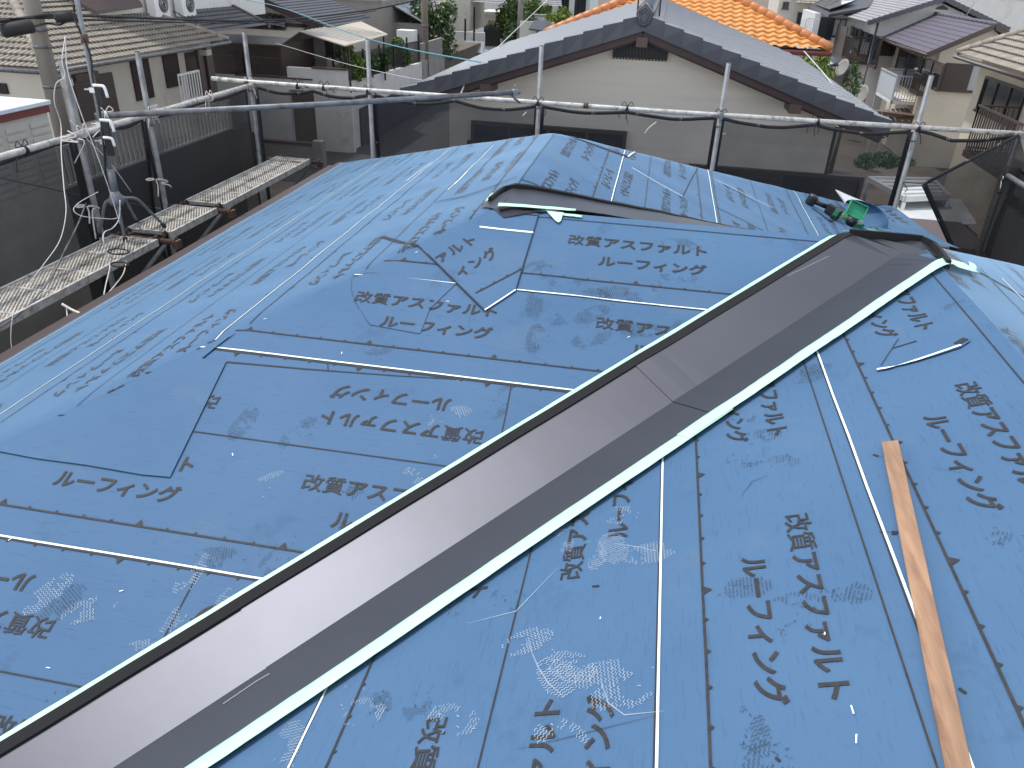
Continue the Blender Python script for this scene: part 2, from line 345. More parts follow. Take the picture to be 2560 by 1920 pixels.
def glyphs(txt):
    if len(txt) > 1:         # full-width characters, one em each
        V, Fc = [], []
        for i, ch in enumerate(txt):
            vs, fs = glyphs(ch); n = len(V); V += [(x+i, y) for x, y in vs]; Fc += [tuple(k+n for k in f_) for f_ in fs]
        return V, Fc
    if txt not in GLY:
        c = bpy.data.curves.new('lettering', 'FONT'); c.body = txt; c.size = 1; c.offset = .009 if txt in '改質' else .024; c.resolution_u = 3
        o = bpy.data.objects.new('lettering', c); COL.objects.link(o)
        dg = bpy.context.evaluated_depsgraph_get(); me = bpy.data.meshes.new_from_object(o.evaluated_get(dg))
        GLY[txt] = ([(v.co.x, v.co.y) for v in me.vertices], [tuple(p.vertices) for p in me.polygons])
        bpy.data.objects.remove(o); bpy.data.curves.remove(c); bpy.data.meshes.remove(me)
    return GLY[txt]
H1, H2 = .0026, .0065
FS = .0757
def text(fl, p, txt, s, v, ang=0.0, h=H1, size=FS, off=(0, 0)):
    vs, fs = glyphs(txt); ca, sa = math.cos(ang), math.sin(ang); out = []
    for x, y in vs:
        x = x*size*1.012+off[0]; y = y*size*.93+off[1]
        out.append((*sv(p, s+x*ca-y*sa, v+x*sa+y*ca), h))
    fl.add(out, fs, 1)
A1, A2 = '改質アスファルト', 'ルーフィング'
def block(fl, p, s, v, flip=False, h=H1, ang=0.0):
    a = ang+(math.pi if flip else 0); text(fl, p, A1, s, v, a, h); text(fl, p, A2, s, v, a, h, off=(.148, -.124))
def strip(fl, p, pts, w, mi, h=H1, step=.1):      # pts in (s, v)
    out = []
    for a, b in zip(pts, pts[1:]):
        a = Vector(a); b = Vector(b); n = max(1, int((b-a).length/step))
        out += [a+(b-a)*(i/n) for i in range(n)]
    out.append(Vector(pts[-1])); vs = []
    for i, q in enumerate(out):
        d = (out[min(i+1, len(out)-1)]-out[max(i-1, 0)]).normalized(); nn = Vector((-d.y, d.x))
        ww = w if not callable(w) else w(i/max(1, len(out)-1))
        vs += [(*sv(p, *(q-nn*ww/2)), h), (*sv(p, *(q+nn*ww/2)), h)]
    fl.add(vs, [(2*i, 2*i+2, 2*i+3, 2*i+1) for i in range(len(out)-1)], mi)
def pstrip(fl, p, px, w, mi, h=H1): strip(fl, p, [psv(p, *q) for q in px], w, mi, h)
def roll(fl, p, v0, v1, s0, s1, ns=None, us=None, edge=True, h=H1, jag=0.0):
    n = max(2, int((s1-s0)/.25)); jr = random.Random(int(abs(v0)*1000)+ord(p))
    if edge: strip(fl, p, [(s0+(s1-s0)*i/n, v0+jr.uniform(-1, 1)*.0012) for i in range(n+1)], .0062, 2, h)
    if edge: strip(fl, p, [(s0, v0-.0055), (s1, v0-.0055)], .004, 3, h-.0004)  # thin black line painted as the shadow below the roll's lower edge
    for vv, dn in ((v0+.107, 1), (v0+.893, -1)):
        if v0 <= vv < v1-.004:
            strip(fl, p, [(s0, vv), (s1, vv)], .0065, 1, h)
            k = math.ceil(s0/.1)
            while k*.1 < s1:
                big = (k % 5 == 0); a, b = (.016, .024) if big else (.009, .012); x = k*.1
                fl.add([(*sv(p, x-a, vv), h), (*sv(p, x+a, vv), h), (*sv(p, x, vv+b*dn), h)], [(0, 1, 2)], 1); k += 1
    if v0+.5 < v1: strip(fl, p, [(s0, v0+.5), (s1, v0+.5)], .0045, 1, h)
    if ns is not None:
        k = math.floor((s0-ns)/1.0)
        while ns+k < s1: block(fl, p, ns+k, v0+.335, h=h); k += 1
    if us is not None and v1 > v0+.6:
        k = math.floor((s0-us)/1.0)
        while us+k-.7 < s1: block(fl, p, us+k, v0+.665, True, h=h); k += 1
def tread(fl, p, px, py, ang, mi, a=.085, b=.042, dens=.75, h=H1+.0006):
    s, v = psv(p, px, py); r = random.Random(int(px*7+py)); ang = math.radians(ang); ca, sa = math.cos(ang), math.sin(ang)
    def put(q): return (*sv(p, s+q[0]*ca-q[1]*sa, v+q[0]*sa+q[1]*ca), h)
    i = -a; pr_ = .0105; am = .0042
    while i < a:                            # zigzag rows of the sole
        wj = b*math.sqrt(max(0, 1-(i/a)**2)); k = math.ceil(-wj/(pr_/2)); th = .0011*r.uniform(.8, 1.3)
        while (k+1)*pr_/2 < wj:
            q0 = (i+(am if k % 2 else 0), k*pr_/2); q1 = (i+(0 if k % 2 else am), (k+1)*pr_/2)
            n_ = noise.noise((i*16+px, k*pr_*8+py, .3))+.35*noise.noise((i*60+px, k*pr_*30+py, 4.3))
            if n_ > .42-dens*.75 and r.random() < .93: fl.add([put((q0[0]-th, q0[1])), put((q0[0]+th, q0[1])), put((q1[0]+th, q1[1])), put((q1[0]-th, q1[1]))], [(0, 1, 2, 3)], mi)
            k += 1
        i += .0088
    for k in range(int((26 if mi == 4 else 8)*dens)):
        q = (r.gauss(0, a*.5), r.gauss(0, b*.55)); l = r.uniform(.0015, .005); w_ = r.uniform(.0006, .0016); t = r.uniform(-.5, .5)
        fl.add([put((q[0]+sx*l*math.cos(t)-sy*w_*math.sin(t), q[1]+sx*l*math.sin(t)+sy*w_*math.cos(t))) for sx, sy in ((-1, -1), (1, -1), (1, 1), (-1, 1))], [(0, 1, 2, 3)], mi)
def scrape(fl, p, px, mi, w=.004): pstrip(fl, p, px, lambda t: w*(.25+math.sin(math.pi*min(max(t, .02), .98))), mi, H1+.0006)
SLOPE = {k: MB() for k in 'LMRPNQB'}
for k in SLOPE: sheet(SLOPE[k], POLY[k], 0, .06 if k in 'LMRP' else .12)
FLAT = {k: MB() for k in 'LMRPQ'}
f = FLAT['M']
roll(f, 'M', -.56, 0, -1.2, 1.2, ns=-.32); roll(f, 'M', -1.065, -.56, -1.9, .8, ns=-.14); roll(f, 'M', -1.97, -1.065, -2.6, .2, ns=-1.03, us=-.46); roll(f, 'M', -2.87, -1.97, -3.3, -.7, ns=-.6, us=-1.58)
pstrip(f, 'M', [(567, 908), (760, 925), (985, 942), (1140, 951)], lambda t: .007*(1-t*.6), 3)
for q in ([(498, 1432), (367, 1679)], [(652, 1453), (382, 1641)], [(818, 905), (821, 930)], [(1278, 965), (1262, 1050), (1242, 1140)], [(1478, 975), (1700, 832)], [(880, 1352), (1312, 1062)], [(560, 1700), (720, 1590)]):
    pstrip(f, 'M', q, .004, 3)
for x, y, a, d in ((607, 1062, 80, .9), (745, 1087, 60, .8), (1335, 765, 95, .95), (1338, 852, 92, .9), (1522, 733, 20, .95), (1478, 790, 40, .95), (1600, 828, 15, .85), (1690, 838, 70, .5), (1720, 690, 10, .4), (1350, 668, 30, .45), (1420, 712, 5, .4),
                   (1180, 800, 60, .35), (525, 1398, 15, .6), (690, 1400, 70, .4), (850, 1235, 20, .4), (860, 1330, 30, .35), (1470, 735, 0, .4), (1560, 745, 10, .4), (1505, 600, 20, .35), (1690, 610, 10, .35), (1765, 615, 20, .35), (1650, 700, 80, .3), (150, 1750, 80, .4), (160, 1510, 60, .7), (1475, 850, 30, .6), (1250, 1010, 80, .35), (1400, 800, 15, .4), (960, 870, 30, .3), (1345, 690, 60, .3)):
    tread(f, 'M', x, y, a, 4, dens=d*.8)
for x, y, a, d in ((118, 1490, 60, .55), (222, 1528, 30, .55), (475, 1440, 80, .35), (560, 1530, 85, .45), (445, 1560, 80, .4), (665, 1215, 40, .4), (1120, 1045, 30, .35), (1395, 1072, 30, .45), (1050, 1180, 50, .3), (330, 1640, 30, .25)): tread(f, 'M', x, y, a, 5, dens=d)
rs = random.Random(5)
for i in range(20):       # slap-hammer staples
    x = rs.uniform(20, 1800); y = rs.uniform(620, 1700); s, v = psv('M', x, y); a = rs.uniform(0, 3.1); l = .006
    f.add([(*sv('M', s+l*math.cos(a)*c+.0012*math.sin(a)*d, v+l*math.sin(a)*c-.0012*math.cos(a)*d), H1+.001) for c, d in ((-1, -1), (1, -1), (1, 1), (-1, 1))], [(0, 1, 2, 3)], 6)
f = FLAT['R']
roll(f, 'R', -.555, 0, -3.6, 2, ns=-2.26); roll(f, 'R', -1.109, -.555, -3.3, 2, ns=-1.75); roll(f, 'R', -2.0, -1.109, -2.4, 2, ns=-1.18, us=.0-1.0+.0-.6)
for q, wd in (([(1170, 1560), (1290, 1530), (1395, 1420)], .003), ([(1290, 1875), (1400, 1850), (1640, 1790)], .0025)): scrape(f, 'R', q, 5 if wd > .0028 else 4, wd)
for q in ([(1315, 1600), (1345, 1670), (1370, 1710), (1410, 1745)], [(1530, 1360), (1600, 1370), (1640, 1380)], [(1500, 1700), (1520, 1760), (1560, 1790), (1660, 1780)]): scrape(f, 'R', q, 5, .0028)
for x, y, a, d in ((1317, 1605, 110, .8), (1390, 1690, 35, .9), (1425, 1668, 60, .8), (1505, 1690, 100, .9), (1550, 1740, 100, .5), (1532, 1370, 20, .95), (1622, 1385, 95, .8), (1130, 1800, 70, .6), (1400, 1845, 60, .4), (870, 1700, 60, .4), (900, 1780, 80, .4), (1560, 1290, 80, .35), (1400, 1350, 20, .3), (720, 1860, 10, .5), (1480, 1390, 10, .35)): tread(f, 'R', x, y, a, 5, a=.075, b=.045, dens=d*.9)
for x, y, a, d in ((945, 1768, 20, .9), (2035, 925, 100, 1.2), (2020, 945, 100, 1.1), (1860, 1152, 80, .7), (1945, 1158, 80, .6), (1905, 1090, 80, .5), (1845, 1045, 60, .5), (1865, 1470, 90, .7), (1990, 1510, 80, .4), (1915, 1895, 80, .6), (2110, 1480, 70, .35), (1320, 1410, 60, .35), (1260, 1500, 40, .4), (1130, 1510, 30, .3), (2400, 765, 90, .5), (1040, 1760, 30, .3), (1960, 1560, 80, .4), (1870, 1820, 20, .3), (2530, 1350, 60, .4)): tread(f, 'R', x, y, a, 4, a=.06, b=.04, dens=d*.8)
scrape(f, 'R', [(2330, 1170), (2400, 1185)], 4, .004); scrape(f, 'R', [(1850, 1245), (1880, 1205), (1920, 1190)], 4, .003); scrape(f, 'R', [(2190, 1146), (2215, 1140)], 4, .004); scrape(f, 'R', [(2195, 1332), (2245, 1332)], 4, .006)
for q in ([(2182, 1138), (2196, 1142)], [(2228, 1331), (2244, 1332)], [(2228, 1336), (2242, 1336)], [(2396, 1722), (2414, 1735)], [(1480, 1467), (1498, 1466)], [(1938, 1895), (1950, 1905)]): pstrip(f, 'R', q, .006, 3)
for i in range(4):
    x = rs.uniform(900, 2540); y = rs.uniform(1050, 1910); s, v = psv('R', x, y); a = rs.uniform(0, 3.1); l = rs.choice((.004, .010))
    f.add([(*sv('R', s+l*math.cos(a)*c+.0014*math.sin(a)*d, v+l*math.sin(a)*c-.0014*math.cos(a)*d), H1+.001) for c, d in ((-1, -1), (1, -1), (1, 1), (-1, 1))], [(0, 1, 2, 3)], 6)
f = FLAT['L']
roll(f, 'L', -.5, 0, -5.6, -4.3, ns=-4.9); roll(f, 'L', -1.02, 0, -6.5, -1.8, ns=-5.55, us=-4.1); roll(f, 'L', -1.92, -1.02, -7.4, -1.6, ns=-3.9, us=-3.3); roll(f, 'L', -2.82, -1.92, -8.3, -.8, ns=-4.35, us=-2.8); roll(f, 'L', -3.72, -2.82, -8.3, -.8, us=-3.2)
pstrip(f, 'L', [(1086, 508), (1160, 492), (1230, 468), (1292, 443)], lambda t: .006+.010*(1-abs(2*t-1)), 3, .006)  # black ribbon drawn as the shadow under the ridge sheet's raised edge
pstrip(f, 'L', [(955, 595), (1000, 608), (1042, 614)], lambda t: .02, 3, .004)
for q in ([(1016, 452), (1080, 406)], [(1136, 462), (1168, 429)], [(1095, 590), (1200, 540)]): pstrip(f, 'L', q, .008, 2)
f = FLAT['P']
roll(f, 'P', -.505, 0, 3.4, 5.8, ns=4.85); roll(f, 'P', -1.21, -.505, 3.9, 7.0, ns=4.63, us=5.2); roll(f, 'P', -2.13, -1.21, 4.3, 8, ns=5.1, us=6.4); roll(f, 'P', -3.03, -2.13, 5, 8.6, ns=5.6, us=6.9)
pstrip(f, 'P', [(1302, 445), (1340, 462), (1415, 505)], .010, 3, .004)  # the raised edge's painted shadow, carried on down this slope
pstrip(f, 'P', [(1412, 328), (1440, 346), (1500, 370), (1570, 393)], lambda t: .02+.03*t, 3, .004); pstrip(f, 'P', [(1570, 393), (1587, 379)], .010, 2, .004)  # painted black shadow of the far raised edge, then its white end
pstrip(f, 'P', [(1580, 420), (1640, 455), (1707, 492)], .008, 2); pstrip(f, 'P', [(1707, 492), (1725, 455), (1745, 421)], .007, 3)
pstrip(f, 'P', [(1786, 448), (1850, 480), (1930, 520)], .008, 2); pstrip(f, 'P', [(1806, 460), (1890, 506)], .010, 3); pstrip(f, 'P', [(1790, 519), (1850, 547), (1910, 578)], .010, 3); pstrip(f, 'P', [(1788, 566), (1850, 575)], .008, 3)
for q in ([(1480, 500), (1530, 525)], [(1600, 450), (1650, 460)]): pstrip(f, 'P', q, .003, 4)
f = FLAT['Q']
roll(f, 'Q', -.40, 0, -1, 3.5, ns=2.0); roll(f, 'Q', -1.0, -.40, -1, 4, us=3.2, ns=2.4); roll(f, 'Q', -1.9, -1.0, -1, 5, us=3.6, ns=3.0)
pstrip(f, 'Q', [(2360, 640), (2460, 690), (2560, 745)], .02, 3)
for k, f in FLAT.items():
    bm = to_bm(f); clip(bm, POLY[k], 0.0); bm.normal_update(); bm_to(SLOPE[k], bm)
house = thing('house', 'house under repair, its hipped roof covered in printed blue underlayment sheets', 'house', (0, 3.5, GZ))
FELT = {k: [MT['felt_y' if k in 'LRPQ' else 'felt_x'], MT['print'], MT['white_edge'], MT['black_edge_and_shade'], MT['scuff'], MT['dust'], MT['staple']] for k in 'LMRPNQB'}
for k in 'LMRPNQB': SLOPE[k].build('roof_slope', FELT[k], house)
def patch(p, pg, fill, h=H2, wrap=False):
    """a lapped piece of felt lying on the slope; pg in (x, y)"""
    m = MB(); sheet(m, ccw(pg), h, .05); fl = MB(); fill(fl)
    if fl.v:
        bm = to_bm(fl); clip(bm, ccw(pg), .004); bm.normal_update(); bm_to(m, bm)
    return m.build('underlay_patch', FELT[p], house)
HP = H2+H1
# the left slope's sheet folded over the hip on to the front slope
pa = [pxy('M', *q) for q in ((426, 1198), (567, 908), (505, 902))]+[(-1.55, 2.56), (-2.55, 1.52)]+[pxy('M', *q) for q in ((-120, 1120), (0, 1134), (91, 1151), (219, 1168), (357, 1192))]
def fill(fl):
    pstrip(fl, 'M', [(426, 1198), (567, 908)], .0065, 2, HP); pstrip(fl, 'M', [(351, 1193), (577, 880)], .0065, 1, HP)
    for i in range(12):
        t = i/12+.03; x = 351+(577-351)*t; y = 1193+(880-1193)*t; s, v = psv('M', x, y)
        fl.add([(*sv('M', s-.004, v-.010), HP), (*sv('M', s+.004, v+.010), HP), (*sv('M', s-.014, v+.006), HP)], [(0, 1, 2)], 1)
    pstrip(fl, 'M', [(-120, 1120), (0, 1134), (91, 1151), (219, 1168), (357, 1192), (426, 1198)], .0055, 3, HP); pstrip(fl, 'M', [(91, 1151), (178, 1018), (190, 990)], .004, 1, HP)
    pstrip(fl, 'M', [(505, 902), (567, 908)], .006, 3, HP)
patch('M', pa, fill)
# the piece laid askew beside the short ridge
pb = [pxy('M', *q) for q in ((1042, 614), (1211, 782), (1289, 730), (1346, 538), (1240, 523), (1140, 566))]
def fill(fl):
    s, v = psv('M', 1198, 607); a = math.atan2(.16, .13); d = Vector((math.cos(a), math.sin(a)))
    text(fl, 'M', 'ファルト', s-d.x*.305, v-d.y*.305, a, HP); text(fl, 'M', 'ィング', s-d.x*.19+.085, v-d.y*.19-.105, a, HP)
    pstrip(fl, 'M', [(1189, 739), (1309, 676)], .0065, 1, HP)
    for i in range(4):
        t = .12+i*.27; s, v = psv('M', 1189+120*t, 739-63*t); fl.add([(*sv('M', s-.009, v-.004), HP), (*sv('M', s+.009, v+.004), HP), (*sv('M', s-.003, v+.013), HP)], [(0, 1, 2)], 1)
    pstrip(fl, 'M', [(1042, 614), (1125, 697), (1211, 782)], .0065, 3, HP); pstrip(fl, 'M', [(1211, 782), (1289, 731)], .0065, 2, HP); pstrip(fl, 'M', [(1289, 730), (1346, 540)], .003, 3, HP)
    pstrip(fl, 'M', [(1199, 573), (1260, 580), (1334, 585)], .011, 2, HP); pstrip(fl, 'M', [(1255, 536), (1345, 543)], .0065, 1, HP)
patch('M', pb, fill)
# big old tread-marked patch below it
pc = [pxy('M', *q) for q in ((915, 686), (876, 700), (884, 752), (925, 815), (1050, 838), (1075, 775), (1140, 712))]
def fill(fl):
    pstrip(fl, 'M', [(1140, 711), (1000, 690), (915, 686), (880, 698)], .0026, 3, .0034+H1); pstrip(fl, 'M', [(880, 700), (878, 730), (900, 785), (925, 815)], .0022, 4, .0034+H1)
    block(fl, 'M', -1.14, -1.065+.335, h=.0034+H1)
patch('M', pc, fill, .0034)
# the torn scrap on the right-hand slope
pd = [pxy('R', *q) for q in ((2192, 928), (2245, 856), (2405, 861), (2418, 848), (2406, 866), (2330, 892))]
def fill(fl):
    pstrip(fl, 'R', [(2190, 929), (2240, 922), (2330, 892), (2400, 868)], .010, 2, HP); pstrip(fl, 'R', [(2230, 876), (2290, 858)], .006, 1, HP); pstrip(fl, 'R', [(2200, 920), (2244, 853)], .003, 3, HP)
    pstrip(fl, 'R', [(2388, 866), (2412, 852)], .022, 3, HP)
patch('R', [pxy('R', *q) for q in ((2190, 932), (2244, 852), (2420, 842), (2424, 856), (2400, 872), (2330, 895))], fill)
# loose end of a roll that runs out past the right-hand eave
m = MB(); q00 = Vector((PE-.08, 6.9, comp(PE-.08, 6.9)+.012)); q10 = Vector((PE-.08, 8.30, comp(PE-.08, 8.30)+.012)); q11 = oy(2226, 517, 8.7); q01 = oy(2400, 622, 7.5); vs = []
for j in range(11):
    for i in range(11):
        u, t = j/10, i/10; q = lerp_(lerp_(q00, q10, u), lerp_(q01, q11, u), t); vs.append(q+Vector((0, 0, .035*math.sin(math.pi*t)*math.sin(3.1*u+.4)+.02*math.sin(5*u+3*t))))
m.add(vs, [(j*11+i, j*11+i+1, (j+1)*11+i+1, (j+1)*11+i) for j in range(10) for i in range(10)], 0, True)
for (ta, tb) in ((.45, .52), (.62, .80)):
    for k in range(4):
        u0 = .55+k*.09; qq = [lerp_(lerp_(q00, q10, u), lerp_(q01, q11, u), t_)+Vector((0, 0, .035*math.sin(math.pi*t_)*math.sin(3.1*u+.4)+.02*math.sin(5*u+3*t_)+.004)) for u, t_ in ((u0, ta), (u0+.05, ta+.02), (u0+.055, tb), (u0+.01, tb-.03))]; m.add(qq, [(0, 1, 2, 3)], 1)
flap = m.build('loose_underlay', FELT['P'], house)
m = MB(); n0 = Vector((T, 0, 1)).normalized(); c0 = onp('P', 2152, 553)+n0*.075; e1 = Vector((.84, -.38, -.32)).normalized(); tip = onp('P', 2098, 512)+n0*.10-e1*.10; NA, NL = 26, 9; vs = []
for j in range(NL):
    l = j/(NL-1); c = lerp_(c0, tip, l)
    for i in range(NA):
        a = -math.pi*.35+i/(NA-1)*math.pi*1.45; k = (1-.97*l)*(1-.10*i/NA)
        vs.append(c+e1*(.23*k*math.cos(a))+n0*(.095*k*math.sin(a)+.012*math.sin(2*a+l*2)*(1-l))+Vector((0, .10*math.sin(a)*k*.6, 0)))
fs = [(j*NA+i, j*NA+i+1, (j+1)*NA+i+1, (j+1)*NA+i) for j in range(NL-1) for i in range(NA-1)]
m.add(vs, fs, 0, True); curl = m.build('curled_underlay', [MT['felt_x'], MT['felt_back']], house)
sm = curl.modifiers.new('thickness', 'SOLIDIFY'); sm.thickness = .003; sm.material_offset = 1; sm.offset = -1
# eave trim and walls
m = MB(); yb = TY+T*(RX0-LE)/TB
m.box((LE-.045, .4, comp(LE, 4)-.05), (LE+.01, yb, comp(LE, 4)-.006)); m.build('eave_trim', MT['sash_brown'], house)
m = MB(); m.box((LE-.16, .4, comp(LE, 4)-.14), (LE-.05, yb, comp(LE, 4)-.05)); m.build('gutter', MT['sash_brown'], house)
m = MB(); m.box((LE+.55, -2.6, GZ), (3.3, 5.8, -2.36)); m.box((LE+.55, 5.8, GZ), (1.6, yb-.55, -2.36)); m.build('wall', MT['stucco_cream'], house)
# ------------------------------------------------------------------ valley flashings
def vline(t): return (RX1-t, RY-t)            # main valley: t metres (plan) down from the ridge corner
def off(p, t, d):                              # d metres off the valley line, square to it, on slope p
    x, y = vline(t); k = d/math.sqrt(2)
    return (x-k, y+k) if p == 'M' else (x+k, y-k)
val = MB()
LAPS = [-.03, .98, 2.06, 3.0]
def band(mb, p, t0, t1, d0, d1, h, mi, n=14, hh=None, sg=None):
    vs = []
    for i in range(n+1):
        t = t0+(t1-t0)*i/n
        for d in (d0, d1): x, y = off(p, t, d); vs.append(xyz(x, y, (h(t) if callable(h) else h)))
    fs = [(2*i, 2*i+2, 2*i+3, 2*i+1) for i in range(n)]
    if p == 'R': fs = [q[::-1] for q in fs]
    mb.add(vs, fs, mi, False)
flash = val
WM, WR = .205, .195
fl_part = None
for i in range(3):
    m = MB(); h = (.0145, .012, .0095)[i]
    for p, W in (('M', WM), ('R', WR)): band(m, p, LAPS[i]+(.0 if i else 0), LAPS[i+1]+.03, 0.0, W, h, 0, 24)
    o = m.build('valley_flashing', MT['valley_metal'], house)
    if i == 0: fl_part = o
    mm = MB()
    if i == 2:
        for q in ([(640, 1690), (560, 1740), (530, 1800)],): pass
    b = o.modifiers.new('thickness', 'SOLIDIFY'); b.thickness = .0012; b.offset = -1
sc_ = MB()
for p, q, wd in (('M', [(2020, 700), (1980, 745), (1930, 790)], .004), ('R', [(2080, 795), (2110, 775)], .003), ('R', [(2180, 720), (2198, 700)], .006), ('R', [(560, 1770), (640, 1715), (700, 1680)], .004), ('M', [(1965, 700), (2070, 650)], .002)):
    pts = [psv(p, *a) for a in q]; fl = MB(); strip(fl, p, pts, wd, 0, .0165, .05)
    sc_.add([xyz(v.x, v.y, v.z) for v in fl.v], fl.f, 0)
sc_.build('scuff_mark', MT['scratch'], fl_part)
# black sealing foam: a low ridge along the far edge and round the top
def ribbon(mb, pts, w, h0, h1, mi=0):         # pts (x,y): a strip of rectangular section lying on the roof
    P = [Vector((*p, 0)) for p in pts]; secs = []
    for i, p in enumerate(P):
        d = (P[min(i+1, len(P)-1)]-P[max(i-1, 0)]).normalized(); n = Vector((-d.y, d.x, 0))*w/2; a, b = p-n, p+n
        hh = h1(i/(len(P)-1)) if callable(h1) else h1; secs.append([xyz(a.x, a.y, h0), xyz(b.x, b.y, h0), xyz(b.x, b.y, hh), xyz(a.x, a.y, hh)])
    vs = [v for s in secs for v in s]; fs = [(0, 1, 2, 3), tuple(len(vs)-4+k for k in (3, 2, 1, 0))]
    for i in range(len(P)-1):
        for k in range(4): fs.append((4*i+k, 4*i+4+k, 4*i+4+(k+1) % 4, 4*i+(k+1) % 4))
    mb.add(vs, [f_[::-1] for f_ in fs], mi)
def seg(a, b, n): return [(a[0]+(b[0]-a[0])*i/n, a[1]+(b[1]-a[1])*i/n) for i in range(n+1)]
jr = random.Random(3)
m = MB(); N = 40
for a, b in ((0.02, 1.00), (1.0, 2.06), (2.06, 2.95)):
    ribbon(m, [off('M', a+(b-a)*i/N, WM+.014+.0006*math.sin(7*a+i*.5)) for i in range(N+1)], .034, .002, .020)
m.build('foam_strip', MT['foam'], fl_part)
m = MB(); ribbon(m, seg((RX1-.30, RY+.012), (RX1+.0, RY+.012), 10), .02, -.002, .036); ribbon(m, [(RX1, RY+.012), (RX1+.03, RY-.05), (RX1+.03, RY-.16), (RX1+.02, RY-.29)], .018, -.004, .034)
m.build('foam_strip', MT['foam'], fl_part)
def tape(pts, w, h, name='edge_tape', par=None, lift=0):
    m = MB(); P = [Vector((*p, 0)) for p in pts]; vs = []; K = 4
    for i, p in enumerate(P):
        d = (P[min(i+1, len(P)-1)]-P[max(i-1, 0)]).normalized(); n = Vector((-d.y, d.x, 0))
        for k in range(K+1):
            a = p+n*(w*(k/K-.5)); wob = .0016*noise.noise((a.x*16, a.y*16, 1.3))+.0011*noise.noise((a.x*55, a.y*55, 5.3)); vs.append(xyz(a.x, a.y, h+wob+lift*(k/K)))
    m.add(vs, [(i*(K+1)+k, (i+1)*(K+1)+k, (i+1)*(K+1)+k+1, i*(K+1)+k+1) for i in range(len(P)-1) for k in range(K)], 0, True)
    o = m.build(name, MT['mint_tape'], par or fl_part); s = o.modifiers.new('thickness', 'SOLIDIFY'); s.thickness = .0006
    return o
NN = 60
tape([off('M', .06+2.85*i/NN, WM+.043+.0006*math.sin(i*.9)) for i in range(NN+1)], .024, .008)
tape([off('R', .10+1.02*i/NN, WR+.004+.0015*math.sin(i*.31)) for i in range(NN+1)], .050, .0205)
tape([off('R', .98+1.95*i/NN, WR+.006+.0015*math.sin(i*.23+1)) for i in range(NN+1)], .052, .0190)
# loose ends and folded corners of the tape at the top
tape([off('R', .11-.115*i/6, WR+.012+.02*i/6) for i in range(7)], .075, .021); tape([off('R', .02-.09*i/6, WR+.035-.05*(i/6)**2) for i in range(7)], .03, .02)
tape([off('M', .12-.16*i/6, WM+.035-.01*i/6) for i in range(7)], .07, .028)
tape([off('M', .05-.12*i/6, WM-.005) for i in range(7)], .05, .047)
# second valley, on the far side of the front ridge, seen over it
def off2(p, t, d):
    x, y = RX0+t, RY+t; k = d/math.sqrt(2)
    return (x-k, y+k) if p == 'P' else (x+k, y-k)
m = MB()
for p, W in (('P', .24), ('N', .215)):
    vs = []
    for i in range(25):
        t = -.03+2.3*i/24
        for d in (0, W): x, y = off2(p, max(t, -.03), d*min(1, .45+i*.25)); vs.append(xyz(x, y, .012))
    m.add(vs, [(2*i, 2*i+1, 2*i+3, 2*i+2) if p == 'N' else (2*i, 2*i+2, 2*i+3, 2*i+1) for i in range(24)], 0, True)
v2 = m.build('valley_flashing', MT['valley_metal'], house)
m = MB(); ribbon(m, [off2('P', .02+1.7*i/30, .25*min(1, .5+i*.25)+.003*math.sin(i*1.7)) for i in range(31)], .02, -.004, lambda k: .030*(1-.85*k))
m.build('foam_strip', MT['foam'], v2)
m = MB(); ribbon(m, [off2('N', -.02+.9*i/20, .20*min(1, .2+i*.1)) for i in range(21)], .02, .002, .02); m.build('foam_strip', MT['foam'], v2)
tape([(RX0-.005+.36*i/10, RY-.012+.018*math.sin(i/10*1.2)) for i in range(11)], .038, .020, par=v2)
# a torn tongue of tape that hangs down on the front slope
m = MB(); q = [pxy('M', *a) for a in ((1366, 536), (1408, 537), (1402, 558), (1396, 563), (1388, 558))]
m.add([xyz(x, y, .012+.004*(i == 0)) for i, (x, y) in enumerate(q)], [(4, 3, 2, 1, 0)], 0); o = m.build('torn_tape', MT['mint_tape'], v2); s = o.modifiers.new('thickness', 'SOLIDIFY'); s.thickness = .0006
tape([pxy('M', 1395+60*i/6, 537+8*i/6) for i in range(7)], .018, .008, par=v2)
tape([off2('P', .03+.30*i/8, .275*min(1, .6+i*.2)) for i in range(9)], .03, .012, par=v2)
# ------------------------------------------------------------------ loose things on the roof
pA, pB = onp('R', 2226, 1113), onp('R', 2395, 1920); d = (pB-pA).normalized(); pB = pA+d*1.5
n0 = Vector((-T, 0, 1)).normalized()
m = MB(); W, TH = .0215, .014; NS = 12; side = d.cross(n0).normalized(); vs = []
for i in range(NS+1):
    c = pA+(pB-pA)*(i/NS)+n0*(.0015+.003*math.sin(math.pi*i/NS)); wq = W*(1+.02*math.sin(i*2.1))
    vs += [c-side*wq, c+side*wq, c+side*wq+n0*TH, c-side*wq+n0*TH]
fs = [(0, 1, 2, 3), tuple(4*NS+k for k in (3, 2, 1, 0))]
for i in range(NS):
    for k in range(4): fs.append((4*i+k, 4*i+4+k, 4*i+4+(k+1) % 4, 4*i+(k+1) % 4))
m.add(vs, [q[::-1] for q in fs], 0)
o = m.build('wood_batten', MT['batten_wood'], None, pA, bevel=.0015); tag(o, 'long thin brown wooden batten lying on the right slope', 'batten')
